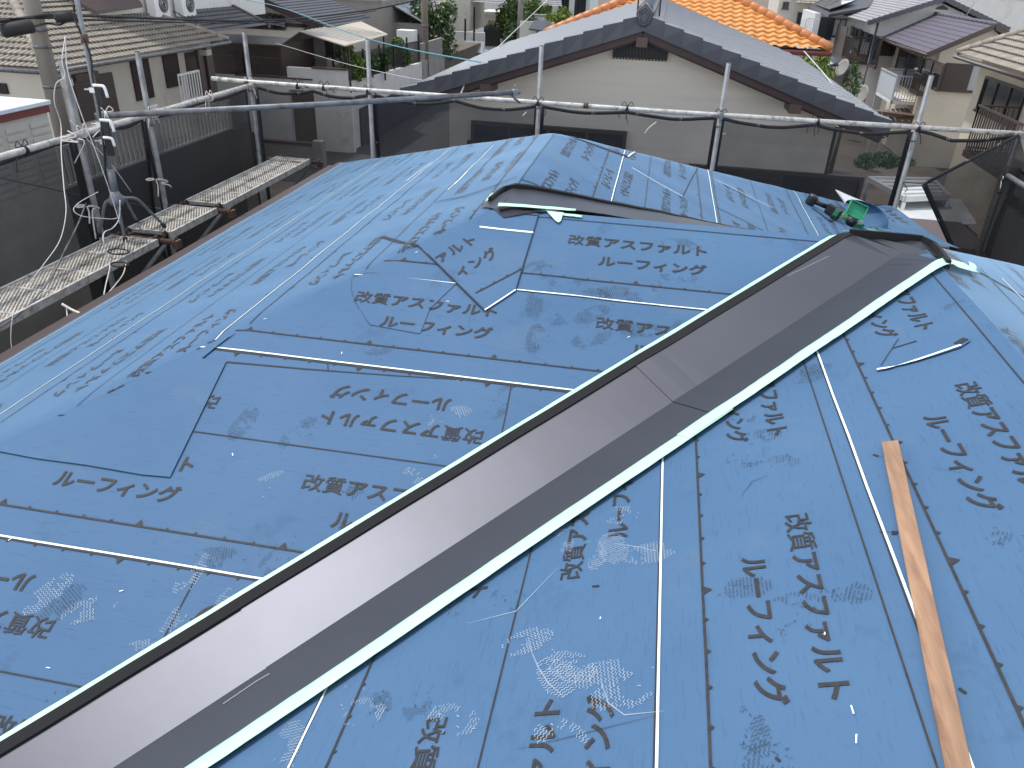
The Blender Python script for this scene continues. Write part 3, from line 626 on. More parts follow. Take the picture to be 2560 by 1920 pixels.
# black hand tool: round head, neck, body and a battery with green sides
def onP(px, py, h=0): return onp('P', px, py)+Vector((T, 0, 1)).normalized()*h
t = thing('cordless_tool', 'black cordless power tool with round head and green battery panels by the curled sheet', 'power tool', onP(2050, 540))
h0, h1, h2, h3 = onP(2021, 512, .05), onP(2040, 522, .05), onP(2062, 532, .055), onP(2083, 548, .05)
axs = (h0-h3).normalized(); nP = Vector((T, 0, 1)).normalized(); sdv = axs.cross(nP).normalized()
m = MB(); m.tube([h0+nP*.045, h0+nP*.03, h0-nP*.035, h0-nP*.045], [.034, .043, .043, .034], 18); m.build('head', MT['tool_black'], t, bevel=.002)
m = MB(); m.tube([h0-axs*.02, h1, h2], [.026, .019, .023], 12); m.build('neck', MT['tool_black'], t)
def obox(c, a, b, n, la, lb, ln): return [c+a*(sx*la/2)+b*(sy*lb/2)+n*(sz*ln/2) for sz in (-1, 1) for sx, sy in ((-1, -1), (1, -1), (1, 1), (-1, 1))]
m = MB(); q = obox(h2+(h3-h2)*.35, axs, sdv, nP, .085, .075, .085); m.hexa(q[:4], q[4:]); m.build('body', MT['tool_black'], t, bevel=.012)
m = MB(); q = obox(h3, axs, sdv, nP, .06, .105, .09); m.hexa(q[:4], q[4:]); bt = m.build('battery', MT['tool_black'], t, bevel=.01)
m = MB()
for sgn in (-1, 1): q = obox(h3+nP*.012, axs, sdv, nP, .040, .109, .055); m.hexa(q[:4], q[4:]); break
m.build('battery_panel', MT['tool_green'], bt, bevel=.004)
m = MB(); m.box(h2+Vector((-.012, -.05, .02)), h2+Vector((.006, -.035, .035))); m.build('switch', MT['staple'], t)
m = MB(); m.tube(curve_pts([onP(2085, 552, .01), onP(2072, 553, .006), onP(2050, 535, .006), onP(2030, 522, .006)], 6), .006, 6); m.build('black_band', MT['tool_black'], t)  # thin black tube curving along the tool's lower side
t = thing('screw_case', 'open green plastic case spilling screws, next to the black power tool', 'case', onP(2135, 560))
a = Vector((.0, 1, 0)); b = Vector((1, 0, -T)).normalized(); ct = onP(2128, 560, .0)
m = MB()
def tray(m, c, a, b, n, la, lb, hh, th, mi=0):
    q = obox(c+n*th/2, a, b, n, la, lb, th); m.hexa(q[:4], q[4:], mi)
    for sa, sb in ((1, 0), (-1, 0), (0, 1), (0, -1)):
        cc = c+a*(sa*(la-th)/2)+b*(sb*(lb-th)/2)+n*(hh/2+th/2); q = obox(cc, a, b, n, th if sa else la-2*th, th if sb else lb, hh); m.hexa(q[:4], q[4:], mi)
tray(m, ct, a, b, nP, .14, .17, .05, .012); m.build('tray', MT['tool_green'], t, bevel=.004)
lidn = (nP*.45-a*.9).normalized(); la_ = (nP*.9+a*.45).normalized()
m = MB(); tray(m, ct+a*.105+nP*.10, la_, b, lidn, .14, .17, .03, .01); m.build('lid', MT['mint_plastic'], t, bevel=.006)
for k in range(2):
    m = MB(); m.box(ct+Vector((-.06+.09*k, -.097, .03)), ct+Vector((-.02+.09*k, -.085, .06))); m.build('latch', MT['alum'], t)
m = MB(); r = random.Random(4)
for i in range(34):
    c = ct-b*(.10+r.uniform(0, .09))+a*r.uniform(-.05, .12)+nP*(.012+r.uniform(0, .03)); dd = Vector((r.uniform(-1, 1), r.uniform(-1, 1), r.uniform(-.3, .3))).normalized()*.03
    m.tube([c-dd, c+dd*.8, c+dd*.81, c+dd], [.0025, .0025, .006, .006], 6)
for i in range(14):
    c = ct+b*r.uniform(-.07, .08)+a*r.uniform(-.06, .06)+nP*.02; dd = Vector((r.uniform(-1, 1), r.uniform(-1, 1), r.uniform(-.2, .2))).normalized()*.03; m.tube([c-dd, c+dd], .0028, 6)
tag(m.build('screws', MT['screw'], None, ct), 'loose heap of brass coloured screws spilled beside the green case', 'screws', kind='stuff')
m = MB(); m.tube([ct-b*.06-a*.11+nP*.04, ct-b*.06-a*.16+nP*.04], .042, 16); m.tube([ct-b*.06-a*.16+nP*.04, ct-b*.06-a*.165+nP*.04], .018, 12); m.build('roller', MT['tool_black'], t)
# ================================================================== scaffold
XL, YB, XR, ZR = -4.55, 8.6, 3.55, -1.32
TR = .0245
def post(px, py, pb, side, label, group, matn='steel_dark', bot=GZ):
    """top and a lower point in the photograph -> an upright tube standing on the ground"""
    tp = ox(px, py, XL) if side == 'L' else (oy(px, py, YB) if side == 'B' else ox(px, py, XR))
    t = thing('scaffold_post', label, 'scaffold post', (tp.x, tp.y, GZ), group)
    m = MB(); m.tube([(tp.x, tp.y, bot+.05), (tp.x, tp.y, tp.z)], TR, 14); 
    m.tube([(tp.x, tp.y, tp.z-.62), (tp.x, tp.y, tp.z-.60)], TR+.003, 12)
    m.build('tube', MT[matn], t)
    m = MB(); m.tube([(tp.x, tp.y, GZ), (tp.x, tp.y, GZ+.06)], .07, 12); m.build('base_plate', MT['steel_dark'], t)
    m = MB(); m.tube([(tp.x, tp.y, tp.z-.002), (tp.x, tp.y, tp.z+.006)], TR*.8, 12); m.build('end_cap', MT['black'], t)
    return tp
GB = 'scaffold posts along the back row'; GL = 'scaffold posts along the left row'
P = {}
P['H'] = post(153, 150, 0, 'L', 'dark steel scaffold post behind the antenna mast, tied with white rope', GL)
P['G'] = post(343, 130, 0, 'L', 'dark steel scaffold post in front of the brown shutter of the beige tiled house', GL)
P['F'] = post(610, 80, 0, 'B', 'grey scaffold post at the left back corner, in front of the brown lean-to', GB)
P['E'] = post(918, 98, 0, 'B', 'grey scaffold post standing in front of the green shrubs and iron fence', GB, 'steel')
P['D'] = post(1354, 115, 0, 'B', 'grey scaffold post left of the gable vent, behind the roof peak', GB, 'steel')
P['C'] = post(1822, 158, 0, 'B', 'grey scaffold post in front of the right half of the gable wall', GB, 'steel')
P['A'] = post(2329, 189, 0, 'B', 'grey scaffold post with rusty top in front of the beige stucco house', GB, 'steel')
P['B'] = post(2553, 325, 0, 'B', 'grey scaffold post at the right back corner where the rail ends', GB, 'steel_dark')
FX = P['F'].x
def rail(name_label, pts, r=TR, m='steel_old', sleeve=()):
    pts = [Vector(p) for p in pts]
    t = thing('scaffold_rail', name_label, 'scaffold pipe', (pts[0].x, pts[0].y, pts[0].z), 'horizontal scaffold pipes')
    b = MB(); b.tube(pts, r, 14); b.build('tube', MT[m], t)
    d = (pts[-1]-pts[0]).normalized()
    for e, s in ((pts[0], -1), (pts[-1], 1)):
        b = MB(); b.tube([e+d*(s*.001), e+d*(s*.004)], r*.8, 12); b.build('open_end', MT['black'], t)
    for c, mm in sleeve: b = MB(); b.tube([Vector(c)-d*.025, Vector(c)+d*.025], r+.006, 14); b.build('joint', MT[mm], t)
    return t
def cord(par, c, d, mname='black_cord', tails=2, seed=0, r=.0045, loop=.05):
    """a lashing wound round a pipe along d at c with a bow and hanging tails"""
    rr = random.Random(seed); d = Vector(d).normalized(); m = MB(); c = Vector(c)
    for k in range(3): m.ring(c+d*(.010*(k-1)), d+Vector((0, 0, .25*(k-1))), TR+.006, r, 14, 5)
    a = d.cross(Vector((0, 0, 1))).normalized()
    k0 = c+Vector((0, 0, TR))-a*.01
    for s in (-1, 1):
        m.tube(curve_pts([k0, k0+d*(s*loop*.6)+Vector((0, 0, loop*.7)), k0+d*(s*loop)+Vector((0, 0, loop*.1)), k0], 6), r*.8, 5)
    for k in range(tails):
        L = rr.uniform(.06, .19); e = k0+d*rr.uniform(-.09, .09)+a*(-.03)
        m.tube(curve_pts([k0, k0-a*.035-Vector((0, 0, .03)), e-Vector((0, 0, L*.6)), e-Vector((0, 0, L))+d*rr.uniform(-.03, .03)], 5), r*.8, 5)
    m.build('cord_tie', MT[mname], par)
def clamp(par, c, d, mname='steel'):
    d = Vector(d).normalized(); m = MB(); c = Vector(c); a = d.cross(Vector((0, 0, 1))).normalized()
    m.tube([c-d*.028, c+d*.028], TR+.009, 12); m.box(c+a*.03-Vector((.016, .016, .03)), c+a*.03+Vector((.016, .016, .03)))
    m.tube([c+Vector((0, 0, .02)), c+Vector((0, 0, .075))], .008, 8); m.tube([c-Vector((0, 0, .075)), c-Vector((0, 0, .02))], .008, 8)
    m.build('clamp', MT[mname], par)
YR = YB-TR*2-.004
bx0 = oy(530, 196, YR); bx1 = oy(2556, 335, YR)
joint = oy(1465, 264, YR)
rb = rail('long grey pipe running along the back row at handrail height', [bx0, Vector((FX, YR, ZR+.02)), Vector((0, YR, ZR)), bx1], sleeve=[(joint, 'rust')])
for px, tl in ((745, 2), (810, 2), (1568, 3), (2045, 3)): cord(rb, oy(px, 200+(px-530)*.069, YR), (1, 0, 0), 'black_cord', tl, px, .005, .06)
for k, mn, s in (('E', 'black_cord', 1), ('D', 'black_cord', 2), ('C', 'black_cord', 3), ('A', 'black_cord', 4), ('F', 'white_rope', 5)): cord(rb, Vector((P[k].x, YR, ZR)), (1, 0, 0), mn, 3, s, .005, .055)
clamp(rb, Vector((P['C'].x, YR, ZR)), (1, 0, 0)); clamp(rb, Vector((P['F'].x, YR, ZR)), (1, 0, 0), 'rust'); clamp(rb, Vector((P['B'].x, YR, ZR)), (1, 0, 0))
XI = XL+TR*2+.004
rl = rail('weathered pipe running along the left row at handrail height towards the corner', [Vector((XI, 2.5, -1.34)), Vector((XI, 5.6, -1.335)), Vector((XI, 8.5, -1.325))])
for y, mn, s in ((P['H'].y, 'white_rope', 11), (P['G'].y, 'white_rope', 12), (P['G'].y+.04, 'white_rope', 17), (5.0, 'black_cord', 13), (7.6, 'white_rope', 14)): cord(rl, Vector((XI, y, -1.335)), (0, 1, 0), mn, 3, s, .005, .06)
da, db = oy(238, 290, 5.75), oy(1299, 230, YB-.36)
rd = rail('dark grey pipe slung diagonally across the left back corner of the scaffold', [da, (da+db)/2-Vector((0, 0, .01)), db], m='steel_dark')
m_c = da+(db-da)*.985; clamp(rd, m_c, db-da)
cord(rd, da+(db-da)*.02, db-da, 'white_rope', 3, 21, .005, .06)
m = MB(); m.tube([db-(db-da).normalized()*.10+Vector((0, .0, -.02)), Vector((db.x-.05, YR-.03, ZR))], .012, 8); m.build('link', MT['steel'], rd)
# right-hand row: one lower pipe that ends at the corner post
pa_, pb_ = ox(2508, 432, XR-.05), ox(2600, 500, XR-.05)
rr_ = rail('short grey pipe running towards the camera from the right corner post', [pa_, pa_+Vector((0, -1.6, 0))], m='steel')
cord(rr_, pa_+Vector((0, -.06, 0)), (0, 1, 0), 'white_rope', 3, 31, .006, .05)
clamp(rr_, pa_+Vector((0, -.05, 0)), (0, 1, 0), 'rust')
# ------------------------------------------------------------------ mesh sheets
def net(label, pts_top, pts_bot, wave, mname, nu=40, nv=22, hem=('t',), eyes=(), seed=0, holes=None):
    """pts_top / pts_bot: polylines of the sheet's upper and lower edge; the sheet hangs between them in soft folds"""
    def at(pl, t):
        k = t*(len(pl)-1); i = min(int(k), len(pl)-2); return Vector(pl[i])+(Vector(pl[i+1])-Vector(pl[i]))*(k-i)
    t0 = at(pts_top, 0); t = thing('scaffold_net', label, 'safety net', t0, 'black mesh sheets hung on the scaffold')
    d = (at(pts_top, 1)-t0).normalized(); nn = d.cross(Vector((0, 0, 1))).normalized(); vs = []
    for j in range(nv+1):
        for i in range(nu+1):
            a = at(pts_top, i/nu); b = at(pts_bot, i/nu); p = a+(b-a)*(j/nv); env = .25+.75*min(1, j/6)
            f_ = noise.noise((p.x*1.3+p.y*1.3+p.z*.9+seed, p.z*.7, seed))*1.0+noise.noise((p.x*4+p.y*4+p.z*2.6, p.z*1.2, seed+3))*.35
            vs.append(p+nn*(wave*env*f_))
    m = MB(); m.add(vs, [(j*(nu+1)+i, j*(nu+1)+i+1, (j+1)*(nu+1)+i+1, (j+1)*(nu+1)+i) for j in range(nv) for i in range(nu)], 0, True)
    m.build('mesh_sheet', MT[mname], t)
    def edge(ps, wd, vert=False):
        m = MB(); vs = []
        for i, p in enumerate(ps):
            q = ps[min(i+1, len(ps)-1)]-ps[max(i-1, 0)]; q.normalize(); o = nn.cross(q).normalized(); p = p-nn*.004
            vs += [p-o*wd/2, p+o*wd/2]
        m.add(vs, [(2*i, 2*i+2, 2*i+3, 2*i+1) for i in range(len(ps)-1)], 0, True); o = m.build('hem', MT['net_hem'], t)
        s_ = o.modifiers.new('thickness', 'SOLIDIFY'); s_.thickness = .004
    row = lambda j: [vs[j*(nu+1)+i] for i in range(nu+1)]
    col = lambda i: [vs[j*(nu+1)+i] for j in range(nv+1)]
    if 't' in hem: edge(row(0), .035)
    if 'l' in hem: edge(col(0), .05)
    if 'r' in hem: edge(col(nu), .05)
    for w_, u in eyes:
        p = (row(0) if w_ == 't' else col(0) if w_ == 'l' else col(nu)); p = p[int(u*(len(p)-1))]-nn*.008
        m = MB(); m.ring(p, nn, .014, .005, 12, 5); m.build('eyelet', MT['alum'], t)
    return t
YN = YB+.055
def top(a, b, sag, n=8, seed=0):
    r = random.Random(seed); o = []
    for i in range(n+1):
        t = i/n; s = abs(math.sin(math.pi*t*r.choice((2, 2)))) ; o.append(Vector((a+(b-a)*t, YN, ZR-.045-sag*s-.01*r.random())))
    return o
def bots(ps, z): return [Vector((p.x, p.y+.02, z)) for p in ps]
ZB = -4.2
q = top(FX+.03, P['E'].x-.01, .05, 12, 1); net('see-through black mesh sheet in front of the white garden wall, at the left back corner', q, bots(q, -5.2), .05, 'net', hem='tlr', eyes=[('t', u) for u in (.12, .38, .62, .86)]+[('r', .2), ('r', .45)], seed=1)
q = top(P['E'].x+.03, P['D'].x-.03, .06, 12, 2); net('black mesh sheet with deep folds, between the shrub side post and the roof peak', q, bots(q, ZB), .13, 'net_mid', hem='tlr', eyes=[('t', u) for u in (.25, .5, .8)]+[('l', .22), ('l', .42)], seed=5)
q = top(P['D'].x+.03, P['C'].x-.03, .035, 12, 3); tn_ = net('smooth black mesh sheet straight in front of the gable wall and its window', q, bots(q, ZB), .05, 'net', hem='tlr', eyes=[('t', u) for u in (.3, .55, .8)], seed=9)
for pts_ in (((1612, 334), (1622, 320), (1641, 305)), ((1307, 290), (1316, 280)), ((1806, 336), (1814, 333))):
    m = MB(); m.tube(curve_pts([oy(x, y, YN-.06) for x, y in pts_], 5), .006, 5); m.build('torn_fibre', MT['white_rope'], tn_)
q = top(P['C'].x+.03, P['A'].x-.03, .05, 12, 4); net('black mesh sheet in front of the lower right end of the gable roof', q, bots(q, ZB), .05, 'net_mid', hem='tlr', eyes=[('t', u) for u in (.2, .5, .75)]+[('l', .2)], seed=13)
q = [oy(x, y, YN) for x, y in ((2290, 325), (2330, 335), (2380, 352), (2450, 352), (2545, 340))]
net('black mesh sheet with a drooping top edge right of the rusty topped post', q, [oy(x, y, YN+.03) for x, y in ((2235, 470), (2260, 470), (2310, 465), (2430, 400), (2548, 345))], .02, 'net_mid', hem='t', eyes=[('t', .45), ('t', .8)], seed=17)
e1 = [oy(2548, 338, YB-.13), oy(2310, 460, YB-.13)]; e2 = oy(2395, 650, YB-.13)
q = [e1[1], e1[0]]; bt_ = [e2, e2+Vector((1.1, 0, -.3))]
net('slanting black mesh sheet with wide eyeleted hem beside the right corner post', q, bt_, .03, 'net_double', hem='tl', eyes=[('t', .04), ('t', .48), ('t', .8), ('l', .48), ('l', .92)], seed=21)
m = MB(); m.tube([e1[1], Vector((P['A'].x, YB-.03, e1[1].z-.02))], .004, 5); m.tube(curve_pts([Vector((P['A'].x, YB-.05, e1[1].z-.02)), Vector((P['A'].x+.05, YB-.07, e1[1].z-.08)), Vector((P['A'].x+.03, YB-.07, e1[1].z-.11))], 4), .004, 5)
tag(m.build('net_cord', MT['black_cord'], None, e1[1]), 'thin black cord from the slanting hem corner to the rusty topped post', 'cord')
XN = XL-.06
def topL(y0, y1, sag, n=10): return [Vector((XN, y0+(y1-y0)*i/n, ZR-.065-sag*abs(math.sin(2*math.pi*i/n)))) for i in range(n+1)]
for y0, y1, lb, sd in ((2.2, P['H'].y-.02, 'dark mesh sheet of the left row nearest the camera, left of the antenna mast', 31), (P['H'].y+.02, P['G'].y-.02, 'dark mesh sheet behind the antenna tripod', 35), (P['G'].y+.02, YB-.02, 'dark mesh sheet before the left corner, beneath the brown shutters', 39)):
    q = topL(y0, y1, .03); net(lb, q, [Vector((XN-.02, p.y, GZ+.6)) for p in q], .06, 'net_dense', nu=30, nv=30, hem='tlr', eyes=[('t', .2), ('t', .6), ('l', .12), ('l', .3)], seed=sd)
# right row sheet
q = [Vector((XR+.06, 3.5+5.05*i/8, -1.62-.04*abs(math.sin(i*1.2)))) for i in range(9)]
net('dark mesh sheet along the right row, seen edge on beside the corner post', q, [Vector((p.x, p.y, -5)) for p in q], .06, 'net_double', hem='tr', eyes=[('r', .12), ('r', .3)], seed=45)
# ------------------------------------------------------------------ decks and brackets on the left
ZD = -2.15; XO, XQ = -4.39, -3.985
y0s = [ (2.2, 5.60), (5.68, 6.62), (6.70, 8.75) ]
y_of = lambda px, py: ox(px, py, XQ).y
ya, yb_, yc, yd = y_of(392, 597), y_of(425, 580), y_of(541, 523), y_of(560, 514)
ye = y_of(775, 408)
def deck(y0, y1, label, z=ZD):
    t = thing('scaffold_plank', label, 'scaffold plank', ((XO+XQ)/2, (y0+y1)/2, z), 'expanded metal planks on the left')
    m = MB(); m.quad((XO+.02, y0, z), (XQ-.02, y0, z), (XQ-.02, y1, z), (XO+.02, y1, z)); o = m.build('deck', MT['expanded_metal'], t)
    for x in (XO, XQ): m = MB(); m.box((x-.011, y0, z-.055), (x+.011, y1, z+.006)); m.build('side_rail', MT['steel_old'], t, bevel=.003)
    n = max(2, int((y1-y0)/.36))
    for i in range(n+1):
        y = y0+.012+(y1-y0-.024)*i/n; m = MB(); m.box((XO+.012, y-.009, z-.03), (XQ-.012, y+.009, z+.002)); m.build('cross_bar', MT['steel_old'], t)
    for y, s in ((y0, -1), (y1, 1)):
        for x in (XO+.03, XQ-.03):
            m = MB(); m.tube(curve_pts([(x, y, z-.02), (x, y+s*.03, z+.012), (x, y+s*.055, z), (x, y+s*.065, z-.035)], 4), .012, 8); m.build('hook', MT['rust'], t)
    return t
deck(2.0, ya, 'long expanded metal plank nearest the camera, with the antenna feet and cable loops on it')
deck(yb_, yc, 'short rusty expanded metal plank, middle one of the stepped row')
deck(yd, ye, 'pale expanded metal plank farthest away, below the left back corner')
for y, lb in (((ya+yb_)/2, 'rusty bracket pipe between the long near plank and the short plank'), ((yc+yd)/2, 'bracket pipe between the short plank and the far plank'), (ye+.04, 'rusty bracket pipe at the far end of the planks'), (2.7+.9, 'bracket pipe under the near end of the long plank')):
    t = thing('plank_bracket', lb, 'bracket', (XL, y, ZD-.06), 'plank brackets'); z = ZD-.045
    m = MB(); m.tube([(XL+.02, y, z), (XQ+.10, y, z)], .022, 12); m.build('arm', MT['rust'], t)
    m = MB(); m.tube([(XQ+.0, y, z-.03), (XL+.02, y, z-.62)], .018, 10); m.build('brace', MT['steel'], t)
    m = MB(); c = Vector((XQ+.105, y, z)); m.ring(c, (1, 0, .2), .034, .014, 14, 6); m.box(c+Vector((-.02, -.035, -.05)), c+Vector((.035, .035, .02))); m.build('clamp', MT['rust'], t, bevel=.004)
t = thing('post_guard', 'black and yellow striped guard under the long plank', 'post guard', (-4.0, ox(245, 720, -4.0).y, -3.2))
gy = ox(245, 720, -4.0).y; m = MB(); m.tube([(-4.0, gy, -3.3), (-4.0, gy, -2.45)], .05, 14); m.build('sleeve', MT['yellow'], t)
for k in range(4): m = MB(); m.box((-4.055, gy-.055+.03*k, -3.3), (-3.945, gy-.043+.03*k, -2.45)); m.build('stripe', MT['black'], t)
m = MB(); m.tube([(-4.0, gy, GZ), (-4.0, gy, -3.3)], TR, 10); m.build('tube', MT['steel_dark'], t)
# ------------------------------------------------------------------ antenna mast on its tripod
xm = -4.22
hub = ox(281, 452, xm); base_t = Vector((hub.x, hub.y, ZD))
t = thing('antenna_mast', 'leaning steel antenna mast on a splayed four-legged base, standing on the planks', 'antenna mast', base_t)
mtop = ox(146, -8, xm-.05); mtop.y = hub.y+.10
d = (mtop-hub).normalized(); top_ = hub+d*((mtop-hub).length+.4)
m = MB(); m.tube([hub-d*.12, top_], .0175, 12); m.build('mast', MT['steel'], t)
m = MB(); m.tube([hub-d*.10, hub+d*.09], .030, 12); m.build('socket', MT['steel'], t)
m = MB(); k0 = hub-d*.10; m.tube([k0+d*.02, k0-Vector((0, 0, .06)), k0-Vector((0, 0, .09))], [.03, .065, .05], 10); m.build('collar', MT['steel'], t)
feet = [(ox(248, 592, -4.34), .0), (ox(313, 602, -4.12), 0), (ox(342, 553, -4.33), 0), (ox(411, 564, -4.06), 0)]
for ft, _ in feet:
    ft = oz(*{0: (248, 588), 1: (313, 600), 2: (342, 553), 3: (411, 564)}[[f_[0] for f_ in feet].index(ft)], ZD+.012)
    sh = k0+Vector((0, 0, -.05)); kn = sh+(Vector((ft.x, ft.y, sh.z))-sh)*.48-Vector((0, 0, .05))
    m = MB(); m.tube(curve_pts([sh, sh+(kn-sh)*.5+Vector((0, 0, .015)), kn, kn+(ft-kn)*.5, ft], 5), .0125, 10); l_ = m.build('leg', MT['steel'], t)
    m = MB(); m.tube([ft-Vector((0, 0, .012)), ft+(kn-ft)*.08], .018, 10); m.build('rubber_foot', MT['black_rubber'], l_)
def mast_at(px, py): s = min(range(400), key=lambda i: abs((lambda q: (q.dot(rt)/q.dot(fw)*F+1280-px)*0+(-q.dot(up)/q.dot(fw)*F+960-py))(hub+d*(i*.01)))); return hub+d*(s*.01)
for py, sz in ((225, 1.1), (312, 1.1), (356, .8)):
    c = mast_at(0, py); br = thing if False else None
    m = MB(); m.tube([c-Vector((.085, 0, 0)), c+Vector((.06, 0, .01))], .006, 6); m.box(c+Vector((-.025, -.028, -.015)), c+Vector((.025, -.018, .02))); b = m.build('standoff', MT['alum'], t)
    m = MB(); q = c+Vector((.05, -.03, .04)); m.tube(curve_pts([q+Vector((-.03, 0, .0)), q+Vector((.03*sz, 0, .0)), q+Vector((.055*sz, 0, -.01)), q+Vector((.065*sz, 0, -.075*sz))], 5), .011, 8); m.build('hook', MT['white_paint'], b)
    m = MB(); m.box(c+Vector((.02, -.03, -.10)), c+Vector((.07, .0, .02))); m.build('insulator', MT['black_rubber'], b)
c = mast_at(0, 95); m = MB(); m.tube([c-d*.03, c+d*.03], .028, 10); m.build('band', MT['rust'], t)
m = MB(); m.tube(curve_pts([mast_at(0, 10)+Vector((-.02, -.02, 0)), mast_at(0, 60)+Vector((-.025, -.02, 0)), mast_at(0, 130)+Vector((.035, -.02, 0)), mast_at(0, 200)+Vector((.02, -.02, 0)), mast_at(0, 250)+Vector((.03, -.02, 0)), mast_at(0, 380)+Vector((.0, -.03, 0)), mast_at(0, 440)+Vector((-.03, -.03, 0))], 8), .008, 6); m.build('black_lead', MT['black_cord'], t)
def wire(name, label, pts, r, mname, cat='cable', group=None, n=8):
    m = MB(); m.tube(curve_pts(pts, n), r, 6); return tag(m.build(name, MT[mname], None, pts[0]), label, cat, group)
X = lambda px, py, x: ox(px, py, x)
wire('white_cable', 'pale cable hanging from the mast past the rail down to the near plank', [X(163, 92, -4.2), X(155, 150, -4.2), X(162, 190, -4.2), X(140, 210, -4.25), X(136, 255, -4.3), X(152, 310, -4.4), X(153, 380, -4.25), X(160, 470, -4.1), X(165, 530, -4.0), X(150, 600, -3.95), X(110, 660, -3.9), X(65, 720, -3.9), X(35, 780, -3.9), X(27, 840, -3.9), X(32, 890, -3.9)], .0032, 'white_rope', 'cable')
wire('guy_wire', 'thin steel stay wire from the upper mast to the roof edge', [X(163, 95, -4.2), X(170, 180, -4.2), X(205, 290, -4.15), X(240, 380, -4.1), X(275, 480, -4.05), X(300, 560, -4.0)], .0035, 'pale_wire', 'wire')
wire('guy_wire', 'thin steel stay wire from the rope bundle down behind the tripod', [X(175, 300, -4.4), X(215, 345, -4.4), X(265, 395, -4.4), X(300, 440, -4.4), X(328, 480, -4.45)], .0035, 'pale_wire', 'wire')
wire('grey_cable', 'grey cable looping from the tripod over the long plank to the roof', [X(300, 500, -4.1), X(298, 545, -4.1), X(282, 570, -4.1), X(262, 580, -4.05), X(258, 600, -4.0), X(268, 640, -3.98), X(275, 665, -3.95), X(265, 710, -3.85), X(258, 745, -3.75)], .0045, 'pale_wire')
wire('grey_cable', 'loose pale cable from the tripod foot down to the roof edge', [X(314, 600, -4.1), X(316, 640, -4.0), X(310, 680, -3.9), X(290, 710, -3.8), X(260, 745, -3.7), X(252, 758, -3.6)], .0045, 'white_rope')
wire('cable_loop', 'thin wire loop beside the dark post behind the tripod', [X(245, 480, -4.4), X(200, 505, -4.4), X(184, 525, -4.4), X(205, 540, -4.35), X(255, 546, -4.3), X(292, 545, -4.2), X(302, 520, -4.2)], .0035, 'pale_wire')
m = MB()
for px, py, rx in ((296, 629, .075), (299, 661, .06)): m.ring(oz(px, py, ZD+.035), (.1, .1, 1), rx, .006, 20, 6)
tag(m.build('cable_coil', MT['black_cord'], None, oz(296, 629, ZD)), 'small black cable coils lying on the long plank beside the tripod foot', 'cable')
wire('dark_cable', 'dark cable slanting from the rope loop down across the long plank', [X(215, 508, -4.45), X(195, 560, -4.35), X(165, 620, -4.2), X(130, 690, -4.1), X(75, 760, -4.0), X(20, 805, -3.95), X(-20, 830, -3.95)], .006, 'steel_dark')
wire('blue_wire', 'thin blue wire running behind the left mesh sheets', [X(-20, 440, -4.75), X(110, 468, -4.75), X(215, 492, -4.75), X(320, 508, -4.75), X(402, 522, -4.75)], .006, 'blue_wire', 'wire')
wire('rope_end', 'frayed white rope end sticking up at the roof edge', [X(155, 760, -3.6), X(175, 772, -3.55), X(192, 780, -3.5), X(208, 786, -3.45)], .008, 'white_rope', 'rope')
wire('rope_tail', 'short thin cord hanging beside the frayed rope end', [X(166, 768, -3.58), X(168, 790, -3.55), X(166, 802, -3.5), X(150, 815, -3.45)], .004, 'white_rope', 'rope')
for (a, b), s, lb in ((((218, 517), (240, 597)), 1, 'white rope bow tied on the dark post behind the tripod'), (((390, 450), (428, 468)), 2, 'white rope bow tied on the dark post left of the short plank')):
    m = MB(); p0 = X(a[0], a[1], XL+.06)
    m.ring(p0-Vector((.06, 0, 0)), (0, 0, 1), TR+.008, .007, 14, 5); m.tube(curve_pts([p0, X(a[0]+12, a[1]-2, XL+.1), X(a[0]+30, a[1]+4, XL+.08), X(a[0]+14, a[1]+8, XL+.08), X((a[0]+b[0])/2+(5 if s == 1 else 14), (a[1]+b[1])/2+4, XL+.1), X(b[0], b[1], XL+.1)], 6), .007, 6)
    m.tube(curve_pts([p0, X(a[0]+5, a[1]+16, XL+.08), X(a[0]+6, a[1]+42, XL+.09)], 6), .006, 6)
    tag(m.build('rope_bow', MT['white_rope'], None, p0), lb, 'rope', 'rope bows on the posts')
# small clutter of rope round the corner of the left row
m = MB(); r = random.Random(9); c0 = Vector((XI+.02, P['H'].y-.05, -1.33))
for i in range(4):
    a = c0+Vector((r.uniform(-.05, .1), r.uniform(-.25, .25), r.uniform(-.04, .08))); m.tube(curve_pts([a, a+Vector((r.uniform(-.1, .15), r.uniform(-.15, .15), r.uniform(-.05, .12))), a+Vector((r.uniform(-.1, .2), r.uniform(-.2, .2), r.uniform(-.1, .1))), a+Vector((r.uniform(-.1, .15), r.uniform(-.2, .2), r.uniform(-.25, .02)))], 5), .004, 5)
tag(m.build('rope_bundle', MT['white_rope'], None, c0), 'tangle of white rope where the left rail meets the post behind the mast', 'rope')
